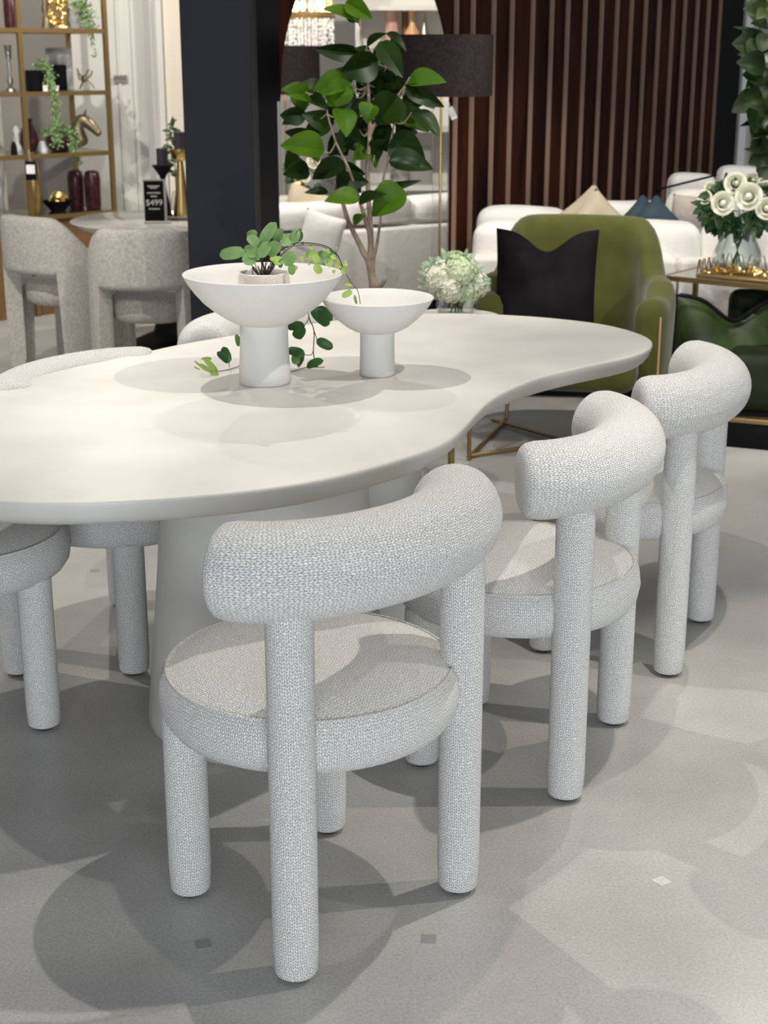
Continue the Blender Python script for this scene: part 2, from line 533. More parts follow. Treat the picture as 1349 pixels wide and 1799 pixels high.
# wood panelled wall with arched opening; runs diagonally, farther to the right
A0 = onz(440, 800, 0); 
wl = Vector(((440 - 674.5) / FPX * 6.62, 6.57, 0)); wr = Vector(((1240 - 674.5) / FPX * 10.35, 10.5, 0))
wdir = (wr - wl); wlen = wdir.length; wdir.normalize(); wnor = Vector((wdir.y, -wdir.x, 0))


def s_at(px):       # distance along the wall where a sight line at picture column px crosses it
    r = ray(px, 400); r = Vector((r.x, r.y, 0))
    k = wdir.x * r.y - wdir.y * r.x
    return (r.x * wl.y - r.y * wl.x) / k if abs(k) > 1e-9 else 0


sL, sR = s_at(497), s_at(791)
sC, sA = (sL + sR) / 2, (sR - sL) / 2


def zarch(s):
    q = (s - sC) / sA
    return 0.0 if abs(q) >= 1 else 1.35 + .75 * math.sqrt(1 - q * q)


def wall_slices(s0, s1, mi_thick, m, name, step=.02, top=3.0):
    mb = MB()
    n = max(1, int((s1 - s0) / step))
    for i in range(n):
        a = s0 + (s1 - s0) * i / n; b = s0 + (s1 - s0) * (i + 1) / n
        za, zb = zarch(a), zarch(b)
        if abs(a - sC) < sA and abs(b - sC) >= sA - 1e-6: zb = 1.35
        if abs(b - sC) < sA and abs(a - sC) >= sA - 1e-6: za = 1.35
        p = [wl + wdir * a, wl + wdir * b]; q = [x - wnor * mi_thick for x in p]
        V = [(p[0].x, p[0].y, za), (p[1].x, p[1].y, zb), (p[1].x, p[1].y, top), (p[0].x, p[0].y, top),
             (q[0].x, q[0].y, za), (q[1].x, q[1].y, zb), (q[1].x, q[1].y, top), (q[0].x, q[0].y, top)]
        F = [[0, 1, 2, 3], [5, 4, 7, 6], [4, 5, 1, 0], [3, 2, 6, 7]]
        if i == 0 or abs(za - zarch(a - .03)) > .5: F.append([4, 0, 3, 7])
        if i == n - 1: F.append([1, 5, 6, 2])
        mb.add(V, F, [[(0, 0)] * len(f) for f in F])
    return struct(name, mb, m, smooth=False)


wall_slices(0, sL, .14, M_glossblack, 'wall_left')
wall_slices(sL, sR, .02, M_walnut, 'wall_back')
wall_slices(sR, wlen, .02, M_walnut, 'wall_right')
# pale battens between the walnut boards
bx = [753, 786, 822, 857, 888, 923, 955, 982, 1011, 1039, 1065, 1089, 1113, 1136, 1159, 1179, 1200, 1219, 1239]
mb = MB()
for k, px_ in enumerate(bx):
    s = s_at(px_)
    if px_ < 790: s = s_at(822) - (822 - px_) / 36 * .155
    z0 = max(zarch(s - .012), zarch(s + .012)) if s < sR + .01 else 0
    if z0 > 0 and s < sR: z0 += .03
    w = .0075
    p = wl + wdir * s
    a, b = p - wdir * w, p + wdir * w
    f = wnor * .02
    V = []
    for z in (z0, 2.98):
        for q in (a, b, b + f, a + f): V.append((q.x, q.y, z))
    mb.add(V, [[0, 1, 2, 3], [7, 6, 5, 4], [0, 4, 5, 1], [1, 5, 6, 2], [2, 6, 7, 3], [3, 7, 4, 0]], [[(0, 0)] * 4] * 6)
struct('trim_1', mb, M_slat, smooth=False)

# dark column closing the panelled wall
mb = MB(); e0 = wr + wdir * .005; e1 = wr + wdir * .36
mb.M = Matrix.Translation(e0) @ Matrix.Rotation(math.atan2(wdir.y, wdir.x), 4, 'Z')
mb.box((0, -.02, 0), (.37, .3, 3.0)); struct('wall_column_right', mb, M_black, smooth=False)
mb = MB(); mb.M = Matrix.Translation(e0) @ Matrix.Rotation(math.atan2(wdir.y, wdir.x), 4, 'Z')
mb.box((.372, -.03, 0), (.40, .28, 3.0)); struct('trim_2', mb, M_greypl, smooth=False)

# charcoal pillar behind the table
pa = at(318, 100, 6.2).x; pb = at(441, 100, 6.2).x
mb = MB(); mb.box((pa, 6.2, 0), (pb, 6.5, 3.0), .004); o = obj('pillar', mb, M_pillar, smooth=False); tag(o, None, None, kind='structure'); o.name = 'wall_pillar'

# left back wall with alcove
mb = MB()
mb.box((-6, 10.9, 0), (at(128, 200, 10.9).x, 11.05, 3.0)); struct('wall_alcove', mb, M_wallgrey, smooth=False)
xa = at(130, 200, 10.5).x; xb = at(262, 200, 10.5).x
mb = MB(); mb.box((xa, 10.5, 0), (at(470, 200, 10.5).x, 11.05, 3.0)); struct('wall_back_left', mb, M_wallw, smooth=False)
mb = MB(); mb.box((xb, 10.42, 0), (xb + .035, 10.5, 3)); mb.box((xb + .085, 10.42, 0), (xb + .12, 10.5, 3)); mb.box((xb + .035, 10.46, 0), (xb + .085, 10.5, 3))
struct('trim_3', mb, M_white, smooth=False)
mb = MB(); mb.box((xb + .125, 10.47, 0), (xb + .5, 10.5, 3)); struct('trim_4', mb, M_wallpink, smooth=False)
xl = at(-40, 400, 10.0).x; xr_ = at(8, 400, 10.0).x
mb = MB(); mb.box((xl - 1, 10.0, 0), (xr_, 10.15, 3)); mb.box((xl - 1, 9.97, 0), (xr_, 10.0, .12)); struct('wall_left_side', mb, M_wallw, smooth=False)
# sloping light trim lines on panel wall (raised mouldings)
for k, x in enumerate((212, 238)):
    q = at(x, 200, 10.5).x
    mb = MB(); mb.box((q, 10.485, .3), (q + .02, 10.5, 2.9)); struct('trim_%d' % (5 + k), mb, M_wallw, smooth=False)
# room seen through the arch and behind the right side
mb = MB(); mb.box((-1.3, 12.4, 0), (2.2, 12.5, 3.2)); struct('wall_far', mb, M_wallw, smooth=False)
mb = MB(); mb.box((wr.x + .42, 11.0, 0), (wr.x + .62, 11.1, 3)); struct('wall_right_grey', mb, M_wallg2, smooth=False)
mb = MB(); mb.box((wr.x + .5, 11.5, 0), (8, 11.6, 3)); struct('wall_right_far', mb, M_wallw, smooth=False)

# small grey wall sign beside the shelving
a = at(199, 132, 10.47); b = at(224, 145, 10.47)
t = thing('wall_sign', 'small grey sign with dark lettering on white wall right of the gold shelving', 'sign', (a.x, 10.485, b.z))
mb = MB(); mb.box((0, -.012, 0), (b.x - a.x, .0, a.z - b.z), .002); obj('sign_plate', mb, M_greypl, t, smooth=False)
mb = MB()
for k in range(6):
    x0 = .006 + k * .0135; hh = (.02, .03, .024, .03, .022, .028)[k]
    mb.box((x0, -.014, .014), (x0 + .008, -.012, .014 + hh))
obj('lettering', mb, M_txtdark, t, smooth=False)


# floor marks: small square sticker patches left on the concrete
for k, (x, y, rz, lab) in enumerate(((357, 1659, .3, 'small scuffed sticker patch on the floor left of the front chair leg'),
                                     (753, 1650, -.1, 'small square sticker patch on the floor below the right rear leg of the nearest chair'),
                                     (1162, 1548, .6, 'pale square sticker patch in the lit floor patch at lower right'),
                                     (167, 1002, .4, 'small square sticker patch on the bright floor under the table at left'))):
    p = onz(x, y, 0)
    mb = MB(); w = .014
    mb.box((-w, -w, 0), (w, w, .0008)); 
    o = obj('floor_sticker', mb, mat('worn_sticker_%d' % k, (.27, .27, .26) if k != 2 else (.5, .5, .47), .5, col2=(.32, .31, .30) if k != 2 else (.62, .62, .58), noise_scale=90), loc=(p.x, p.y, 0.0), rotz=rz, smooth=False)
    tag(o, lab, 'sticker', 'sticker patches on the floor')

# ------------------------------------------------------------------ dining table
out = [(-.719, 2.655), (-.611, 2.643), (-.506, 2.655), (-.402, 2.676), (-.298, 2.707), (-.192, 2.755), (-.084, 2.83), (.03, 2.95), (.104, 3.047), (.157, 3.153), (.203, 3.312), (.250, 3.487), (.323, 3.646), (.427, 3.80), (.561, 3.93), (.668, 4.026), (.745, 4.13), (.782, 4.25), (.779, 4.354), (.737, 4.468), (.666, 4.578), (.5, 4.693), (.322, 4.75), (.15, 4.765), (-.05, 4.70), (-.25, 4.55), (-.464, 4.354), (-.598, 4.219), (-.742, 4.01), (-.866, 3.857), (-.965, 3.646), (-1.06, 3.42), (-1.11, 3.18), (-1.07, 2.95), (-.97, 2.79), (-.85, 2.70)]
ol = crom([(x, y, 0) for x, y in out], 5)
# light smoothing of the traced outline
for _ in range(6):
    ol = [(ol[i - 1] + ol[i] * 2 + ol[(i + 1) % len(ol)]) / 4 for i in range(len(ol))]
cen = Vector((-.2, 3.6, 0))


def off(i, d):
    n = len(ol); t = (ol[(i + 1) % n] - ol[i - 1]).normalized()
    return ol[i] + Vector((-t.y, t.x, 0)) * d


tab = thing('dining_table', 'large white kidney-shaped plaster dining table on a thick pedestal', 'table', (-.2, 3.55, 0))
rings = []
for d, z in ((.10, .7495), (.012, .7495), (.004, .7490), (.001, .7470), (0, .743), (.003, .732), (.009, .718), (.018, .706), (.030, .697), (.045, .6925), (.12, .691)):
    rings.append([tuple(off(i, d) + Vector((.2, -3.55, z))) for i in range(len(ol))])
mb = MB(); mb.grid(rings, cv=True); mb.ngon(rings[0]); mb.ngon(rings[-1][::-1])
obj('tabletop', mb, M_plaster, tab)


def ped_outline(ra, rb, n=64):
    ca, cb = Vector((-.28, 3.33, 0)), Vector((-.10, 3.76, 0))
    P = []
    for k in range(n):
        a = 2 * PI * k / n
        d = Vector((math.cos(a), math.sin(a), 0))
        m = (ca + cb) / 2
        # farthest hit on either circle along d from the midpoint, smooth-blended
        best = []
        for c, r in ((ca, ra), (cb, rb)):
            w = c - m; bq = w.dot(d); cq = w.length_squared - r * r
            disc = bq * bq - cq
            best.append(bq + math.sqrt(disc) if disc > 0 else 0)
        x, y = best
        h = max(x, y); kk = .05
        h = kk * math.log(math.exp(x / kk) + math.exp(y / kk))
        P.append(m + d * h)
    return P


rings = []
for z, ra, rb in ((0, .286, .235), (.012, .295, .242), (.04, .293, .24), (.2, .276, .225), (.4, .257, .205), (.6, .243, .19), (.66, .248, .195), (.6905, .265, .21)):
    rings.append([tuple(p + Vector((.2, -3.55, z))) for p in ped_outline(ra, rb)])
mb = MB(); mb.grid(rings, cv=True); mb.ngon(rings[0][::-1])
obj('pedestal', mb, M_plaster, tab)

# ------------------------------------------------------------------ knit dining chairs
SR = .275


def make_chair(label):
    t = thing('dining_chair', label, 'chair', group='knit upholstered chairs around the table')
    # seat
    mb = MB()
    side = [(.0, .370), (.15, .368), (.236, .372), (.262, .382), (.274, .400), (.279, .43), (.275, .46), (SR - .012, .4785)]
    mb.lathe(side, 64)
    top = [(SR - .012, .4785), (SR - .016, .4775), (SR - .024, .482), (.21, .494), (.15, .501), (.08, .505), (0.0, .506)]
    P = [[(r * math.cos(2 * PI * q / 64), r * math.sin(2 * PI * q / 64), z) for q in range(64)] for r, z in [(max(r, 1e-5), z) for r, z in top]]
    mb.grid(P, cv=True, uv=lambda i, j: (P[min(i, len(P) - 1)][j % 64][0], P[min(i, len(P) - 1)][j % 64][1]))
    st = obj('seat', mb, M_knit, t)
    mb = MB(); mb.tube([((SR - .012) * math.cos(a), (SR - .012) * math.sin(a), .479) for a in [2 * PI * k / 64 for k in range(65)]], .0022, 6, cap=None)
    obj('piping', mb, M_knit, st)
    for sx, sy, h in ((-.206, -.19, .69), (.206, -.19, .69), (-.176, .158, .385), (.176, .158, .385)):
        mb = MB()
        zs = [.017] + [.06 + (h - .06) * k / 10 for k in range(11)]
        mb.tube([(sx, sy, z) for z in zs], [.0385, .0405] + [.0405] * (len(zs) - 2), 28)
        lg = obj('leg', mb, M_knit, t)
        mb = MB(); mb.lathe([(0, 0), (.021, 0), (.022, .002), (.022, .0065), (0, .0065)], 20, (sx, sy, 0))
        g = obj('foot_glide', mb, M_rubber, lg); g['label'] = 'black foot glide'
    mb = MB()
    pts = []
    for k in range(33):
        a = math.radians(198 + (342 - 198) * k / 32)
        pts.append((.277 * math.cos(a), -.05 + .18 * math.sin(a), .745))
    mb.tube(pts, [.080] + [.083] * 31 + [.080], 36)
    obj('backrest', mb, M_knit, t)
    return t


def yaw(f):     # rotation that turns local +Y to direction f
    return math.atan2(-f[0], f[1])


c1 = make_chair('nearest pale grey knit chair in the foreground with its back to the camera')
c1.location = (-.137, 2.527, 0); c1.rotation_euler = (0, 0, yaw((-.69, .72))); c1.scale = (1, 1, 1.004)
for loc, f, hs, lab in (((.300, 3.167, 0), (-.92, .39), .972, 'middle pale grey knit chair on the right side of the table, behind the nearest chair'),
                        ((.648, 3.842, 0), (-.92, .39), .962, 'farthest pale grey knit chair on the right, beside the tip of the table'),
                        ((-.705, 3.815, 0), (.87, -.49), .925, 'grey knit chair on the far left side, its rounded back showing above the table edge'),
                        ((-1.032, 3.355, 0), (.92, .39), .98, 'grey knit chair cut off by the left picture edge, only seat and legs visible'),
                        ((-.27, 4.47, 0), (.72, -.70), .955, 'knit chair across the table, mostly hidden behind the large footed bowl')):
    k_ = dup(c1, loc, yaw(f), lab); k_.scale = (1, 1, hs)


# ------------------------------------------------------------------ bowls on the table
def bowl(name, label, loc, sc, stem_r0, stem_r1, stem_h, prof):
    t = thing(name, label, 'bowl', loc, group='footed bowls on the table')
    mb = MB()
    mb.lathe([(0, 0), (stem_r0 - .004, 0), (stem_r0, .004), (stem_r0 - .001, .03), (stem_r1, stem_h * .7), (stem_r1, stem_h + .004), (0, stem_h + .004)], 56)
    obj('stem', mb, M_bowl, t)
    mb = MB(); th = .005
    outer = prof
    inner = [(max(r - th, 0), z + (th if i < len(prof) - 2 else 0)) for i, (r, z) in enumerate(prof)][::-1]
    mb.lathe([(0, prof[0][1])] + outer + [(outer[-1][0] - .002, outer[-1][1] + .002)] + inner + [(0, inner[-1][1])], 72)
    obj('bowl', mb, M_bowl, t)
    return t


BX, BY = -.303, 3.703
bowl('footed_bowl', 'large white footed bowl holding a small potted trailing plant', (BX, BY, .7495), 1, .066, .061, .150,
     [(.058, .150), (.075, .156), (.10, .170), (.125, .187), (.15, .208), (.172, .233), (.19, .258), (.1995, .277)])
SX, SY = -.0175, 3.80
bowl('footed_bowl', 'smaller empty white footed bowl right of the planted one', (SX, SY, .7495), 1, .0465, .0445, .112,
     [(.042, .112), (.06, .117), (.08, .128), (.10, .144), (.12, .163), (.136, .184), (.146, .202)])

# potted vine in the large bowl
PZ = .7495 + .157
pp = thing('potted_vine', 'small white hatched pot with a trailing green heart-leaved vine in the large bowl', 'plant', (BX + .003, BY + .0, PZ))
mb = MB(); mb.lathe([(0, 0), (.068, 0), (.0715, .003), (.0705, .05), (.066, .095), (.062, .120), (.063, .123), (.060, .1245), (.0575, .122), (.0565, .105), (0, .105)], 48)
m_pot = mat('hatched_white_pot', (.74, .70, .64), .7)
nt = m_pot.node_tree; N = nt.nodes; L = nt.links
tc = N.new('ShaderNodeTexCoord'); sp_ = N.new('ShaderNodeSeparateXYZ'); L.new(tc.outputs['UV'], sp_.inputs[0])
g1 = math_node(nt, 'ABSOLUTE', math_node(nt, 'SINE', math_node(nt, 'MULTIPLY', math_node(nt, 'ADD', sp_.outputs[0], sp_.outputs[1]), 330)))
g2 = math_node(nt, 'ABSOLUTE', math_node(nt, 'SINE', math_node(nt, 'MULTIPLY', math_node(nt, 'SUBTRACT', sp_.outputs[0], sp_.outputs[1]), 330)))
bpn = N.new('ShaderNodeBump'); bpn.inputs['Strength'].default_value = .8; bpn.inputs['Distance'].default_value = .002
L.new(math_node(nt, 'POWER', math_node(nt, 'MULTIPLY', g1, g2), .3), bpn.inputs['Height']); L.new(bpn.outputs[0], N['Principled BSDF'].inputs['Normal'])
obj('pot', mb, m_pot, pp)
mb = MB(); mb.lathe([(0, 0), (.056, 0), (0, .001)], 24, (0, 0, .1055)); obj('soil', mb, M_soil, pp)
PO = Vector((BX + .003, BY, PZ))


def iv(cx, cy, dy=0.0):     # point of the vine from the close-up view, at the bowl's own distance plus dy
    return at(380 + cx / 5.19, 380 + cy / 5.19, BY + dy) - PO


lv = MB()
stems = MB()
root = Vector((0, .0, .10))
# (base, tip, width, depth, slot)  slots 0 green 1 young 2 dark
IV = [((420, 240), (520, 85), 95, -.02, 0), ((540, 230), (585, 130), 70, -.01, 0), ((385, 260), (300, 190), 80, -.02, 0), ((370, 150), (290, 170), 60, 0, 0), ((400, 260), (430, 170), 60, .01, 0),
      ((250, 320), (60, 350), 95, -.03, 0), ((385, 335), (262, 310), 100, -.03, 0), ((240, 400), (345, 380), 105, -.04, 0), ((400, 370), (470, 250), 90, -.04, 0), ((470, 340), (560, 260), 110, -.03, 0),
      ((600, 240), (700, 210), 100, .0, 0), ((700, 240), (730, 130), 75, .01, 0), ((740, 230), (760, 140), 65, .02, 2), ((700, 330), (640, 430), 95, -.02, 0), ((690, 440), (690, 520), 60, -.04, 0), ((600, 380), (545, 430), 75, .0, 1),
      ((560, 380), (500, 390), 50, .0, 1), ((840, 360), (910, 340), 55, -.02, 1), ((900, 440), (945, 510), 62, -.04, 1), ((930, 420), (890, 360), 60, -.03, 1), ((960, 390), (1000, 340), 50, 0, 0), ((1010, 380), (1080, 350), 50, 0, 0),
      ((1000, 400), (1040, 450), 50, -.01, 1), ((1090, 430), (1130, 460), 40, -.01, 1), ((1150, 470), (1175, 520), 40, 0, 1), ((930, 360), (970, 330), 45, .01, 0), ((860, 330), (820, 350), 40, 0, 1), ((1170, 620), (1235, 630), 22, 0, 1), ((1150, 730), (1225, 690), 50, 0, 1), ((1260, 720), (1275, 790), 22, .02, 0), ((1000, 330), (1060, 320), 40, .02, 0), ((800, 240), (780, 255), 30, .02, 0),
      ((870, 850), (1010, 970), 105, .06, 2), ((930, 830), (1040, 930), 80, .07, 2), ((800, 1000), (670, 1010), 85, .05, 2), ((790, 1000), (730, 1100), 95, .05, 2), ((920, 1130), (1040, 1190), 80, .05, 2), ((800, 1260), (670, 1225), 80, .04, 2), ((800, 1280), (740, 1350), 85, .04, 2), ((730, 1350), (720, 1270), 70, .03, 0), ((830, 1370), (950, 1320), 75, .02, 2), ((900, 1375), (925, 1300), 50, .03, 2),
      ((205, 1180), (185, 1095), 50, .03, 0), ((115, 1330), (70, 1210), 70, .0, 2), ((110, 1330), (25, 1250), 65, .0, 2)]
cam_l = Vector((0, 0, CAMH))
for (b0, t0, w, dy, sl) in IV:
    b_, t_ = iv(*b0, dy), iv(*t0, dy + random.uniform(-.015, .015))
    view = (cam_l - (b_ + PO)).normalized()
    nn = (view + Vector((random.uniform(-.5, .5), random.uniform(-.2, .2), random.uniform(0, .6)))).normalized()
    ws = w / 5.19 / FPX * 3.7 * 1.2; t_ = t_ + (t_ - b_) * .12; b_ = b_ - (t_ - b_) * .06
    lv.mi = sl; lv.leaf(b_, t_, ws, nn, curl=.08, fold=.10, heart=True)
    if cy_ok := (b0[1] < 430 and b0[0] < 760):
        mid = (root + b_) / 2 + Vector((0, 0, .012))
        stems.tube(crom([root + Vector((random.uniform(-.015, .015), random.uniform(-.015, .015), 0)), mid, b_], 4, False), .0011, 5)
# leaves at far left end of the vine on the table: picture coords
def tb(x, y, dz=.0): return onz(x, y, .7525 + dz) - PO
for (b0, t0, w, sl) in (((383, 655), (358, 628), 16, 1), ((375, 655), (350, 640), 13, 1), ((362, 652), (342, 634), 6, 1), ((385, 658), (370, 657), 12, 1), ((352, 650), (340, 644), 5, 1), ((372, 630), (352, 632), 13, 1)):
    b_, t_ = tb(*b0), tb(*b0) + (at(*t0, 3.7) - at(*b0, 3.7))
    lv.mi = sl; lv.leaf(b_, t_, w * .95e-3, (cam_l - (b_ + PO)), heart=True, curl=.05, fold=.08)
for k in range(46):
    x, y = (random.gauss(960, 110), random.gauss(390, 45)) if k < 30 else (random.gauss(480, 90), random.gauss(300, 60))
    b_ = iv(x, y, random.uniform(-.03, .04)); d_ = Vector((random.uniform(-1, 1), random.uniform(-.5, .3), random.uniform(-1, .6))).normalized()
    L_ = random.uniform(.008, .014) if k < 30 else random.uniform(.012, .018)
    lv.mi = random.choice((0, 1, 1)) if k < 30 else random.choice((0, 0, 2)); lv.leaf(b_, b_ + d_ * L_, L_ * .75, (random.uniform(-.6, .6), -1, .5), heart=True, curl=.08, fold=.1)
def vine(pts, r=.0013): stems.tube(crom(pts, 5, False), r, 6)
vine([iv(560, 310, .0), iv(700, 270, .0), iv(870, 262, .01), iv(1000, 290, .0), iv(1110, 370, 0), iv(1170, 500, 0), iv(1240, 620, .0), iv(1290, 680, .01), iv(1312, 800, .02)], .0009)
vine([iv(560, 330, 0), iv(700, 250, .0), iv(900, 250, .02), iv(1030, 290, .02), iv(1120, 380, .04), iv(1130, 500, .10), iv(1000, 700, .13), iv(845, 880, .08), iv(890, 1040, .05), iv(885, 1230, .04), iv(895, 1300, .035)], .0014)
vine([iv(845, 880, .08), iv(835, 950, .06), iv(795, 1000, .05)], .001)
vine([iv(890, 1040, .05), iv(920, 1130, .05)], .001)
vine([iv(885, 1230, .04), iv(860, 1265, .04), iv(800, 1262, .04)], .001)
vine([tb(570, 645), tb(535, 646), tb(505, 652), tb(460, 640) + Vector((0, .1, 0)), tb(416, 645), tb(385, 652), tb(362, 648), tb(342, 634)], .0012)
vine([tb(403, 645), iv(115, 1330, 0)], .001)
for k in range(9):
    a = random.uniform(0, 2 * PI); stems.tube([root, root + Vector((.03 * math.cos(a), .03 * math.sin(a), .035))], .0016, 5)
obj('foliage', lv, [M_ivy, M_ivyy, M_ivyd], pp)
obj('stem', stems, M_stemdark, pp)


# ------------------------------------------------------------------ rubber plant behind the table
RY = 5.5
def rp(cx, cy, dy=0.0): return at(440 + cx / 2.933, cy / 2.933, RY + dy)
base = at(655, 505, RY); RP = Vector((base.x, RY, 0))
rub = thing('rubber_plant', 'tall potted rubber plant with broad glossy leaves standing behind the table', 'plant', RP)
mb = MB(); mb.lathe([(0, 0), (.13, 0), (.15, .01), (.19, .30), (.195, .32), (.185, .325), (.175, .30), (0, .29)], 40); obj('pot', mb, M_black, rub)
pt, ed, ra = [], [], []
def br(lst, rads, start=None):
    prev = start
    for p, r in zip(lst, rads):
        pt.append(p - RP); ra.append(r); i = len(pt) - 1
        if prev is not None: ed.append((prev, i))
        prev = i
    return prev
def F(x, y, dy=0): return at(x, y, RY + dy)
a0 = br([Vector((RP.x, RY, .29)), F(660, 640), F(656, 500), F(650, 468)], [.02, .018, .016, .014])
l1 = br([F(632, 430), F(612, 390, .03), F(600, 350), F(570, 300), F(600, 240, 0)][:4], [.011, .009, .008, .006], a0)
l2 = br([F(652, 420), F(648, 360), F(645, 300), F(650, 230), F(647, 150), F(638, 90), F(632, 30)], [.011, .010, .009, .008, .006, .004, .003], a0)
l3 = br([F(662, 430, -.02), F(668, 390, -.02), F(672, 320, -.03), F(686, 250, -.05), F(693, 215, -.05)], [.006, .005, .005, .005, .003], a0)
i_ = [k for k, p in enumerate(pt)][a0 + 4]
l4 = br([F(625, 330, .0), F(612, 295, -.05), F(590, 250, -.06), F(575, 200, -.05), F(570, 150)], [.006, .005, .004, .003, .003], a0 + 5)
l5 = br([F(690, 180, -.03), F(712, 150, -.05), F(720, 135, -.06)], [.005, .004, .003], l2 - 3)
l6 = br([F(668, 505, -.04), F(678, 488, -.06)], [.010, .008], a0 - 1)
skin('trunk', pt, ed, ra, M_twig, rub)
RL = [  # base, tip (close-up coords), width px, tone (0 unlit leaf, 1 lit leaf, light painted as colour), depth
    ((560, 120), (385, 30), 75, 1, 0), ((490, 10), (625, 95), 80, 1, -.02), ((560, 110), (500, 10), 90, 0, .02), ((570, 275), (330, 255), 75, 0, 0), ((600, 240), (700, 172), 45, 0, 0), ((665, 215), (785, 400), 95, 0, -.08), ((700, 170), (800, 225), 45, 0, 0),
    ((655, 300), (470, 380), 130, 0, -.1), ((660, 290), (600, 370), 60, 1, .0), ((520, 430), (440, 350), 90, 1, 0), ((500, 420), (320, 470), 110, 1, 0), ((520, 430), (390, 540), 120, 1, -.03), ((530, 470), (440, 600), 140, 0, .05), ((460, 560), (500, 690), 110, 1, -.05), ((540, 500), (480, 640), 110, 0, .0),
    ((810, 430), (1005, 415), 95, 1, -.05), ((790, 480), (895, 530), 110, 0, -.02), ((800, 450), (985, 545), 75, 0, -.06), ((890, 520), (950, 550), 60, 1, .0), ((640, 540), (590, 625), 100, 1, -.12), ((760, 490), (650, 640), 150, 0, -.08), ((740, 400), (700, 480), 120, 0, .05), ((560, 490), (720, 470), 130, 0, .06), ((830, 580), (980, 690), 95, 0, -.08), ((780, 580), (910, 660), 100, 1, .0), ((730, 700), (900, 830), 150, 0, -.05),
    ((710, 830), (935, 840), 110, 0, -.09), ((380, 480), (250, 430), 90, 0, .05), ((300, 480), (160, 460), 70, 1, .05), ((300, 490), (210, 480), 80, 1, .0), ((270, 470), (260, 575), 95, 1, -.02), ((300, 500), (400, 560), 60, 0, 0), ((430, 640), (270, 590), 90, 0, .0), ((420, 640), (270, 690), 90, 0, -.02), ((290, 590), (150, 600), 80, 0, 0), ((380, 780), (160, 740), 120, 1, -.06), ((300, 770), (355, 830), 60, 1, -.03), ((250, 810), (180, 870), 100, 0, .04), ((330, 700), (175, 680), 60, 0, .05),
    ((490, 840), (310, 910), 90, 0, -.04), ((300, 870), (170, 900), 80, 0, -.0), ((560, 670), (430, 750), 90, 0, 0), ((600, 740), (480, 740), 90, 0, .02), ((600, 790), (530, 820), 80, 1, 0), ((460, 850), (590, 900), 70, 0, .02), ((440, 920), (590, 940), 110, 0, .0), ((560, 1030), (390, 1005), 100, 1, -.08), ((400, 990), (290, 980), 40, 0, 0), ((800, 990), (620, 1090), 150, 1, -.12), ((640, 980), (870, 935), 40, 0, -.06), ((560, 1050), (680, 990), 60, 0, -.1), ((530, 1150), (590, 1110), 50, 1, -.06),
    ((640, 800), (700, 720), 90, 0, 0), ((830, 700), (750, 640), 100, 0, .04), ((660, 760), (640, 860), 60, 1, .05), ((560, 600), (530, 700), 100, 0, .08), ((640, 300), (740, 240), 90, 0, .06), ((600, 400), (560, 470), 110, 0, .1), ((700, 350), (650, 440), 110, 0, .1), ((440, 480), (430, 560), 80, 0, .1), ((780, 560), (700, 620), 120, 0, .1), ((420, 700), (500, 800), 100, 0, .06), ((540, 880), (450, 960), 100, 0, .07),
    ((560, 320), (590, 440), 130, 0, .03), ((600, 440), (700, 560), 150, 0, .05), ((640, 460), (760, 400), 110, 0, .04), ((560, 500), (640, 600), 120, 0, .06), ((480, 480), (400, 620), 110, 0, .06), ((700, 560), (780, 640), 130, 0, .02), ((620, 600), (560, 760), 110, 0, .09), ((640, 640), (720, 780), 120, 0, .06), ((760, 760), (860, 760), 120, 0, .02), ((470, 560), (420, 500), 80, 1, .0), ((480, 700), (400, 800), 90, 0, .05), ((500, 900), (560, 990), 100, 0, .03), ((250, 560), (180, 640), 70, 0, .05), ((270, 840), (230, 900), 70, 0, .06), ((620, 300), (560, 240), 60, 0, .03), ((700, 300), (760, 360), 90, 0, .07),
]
lv = MB(); sm = MB()
jx = [p + RP for p in pt]
for (b0, t0, w, tone, dy) in RL:
    b_ = rp(*b0, dy); t_ = rp(*t0, dy - random.uniform(.0, .08))
    view = (cam_l - b_).normalized()
    up = random.uniform(.2, 1.1) if tone else random.uniform(-.4, .7)
    nn = (view + Vector((random.uniform(-.6, .6), 0, up))).normalized()
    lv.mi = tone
    lv.leaf(b_ - RP, t_ - RP, w / 2.933 / FPX * 5.55 * 1.22, nn, curl=random.uniform(.0, .30), fold=random.uniform(.15, .42), n=10)
    near = min(jx, key=lambda q: (q - b_).length)
    mid = (near + b_) / 2 + Vector((0, 0, -.02))
    lv.mi = 2; lv.tube(crom([near - RP, mid - RP, b_ - RP], 4, False), .0022, 5)
obj('foliage', lv, [M_leaf, M_leaf2, M_twig], rub)

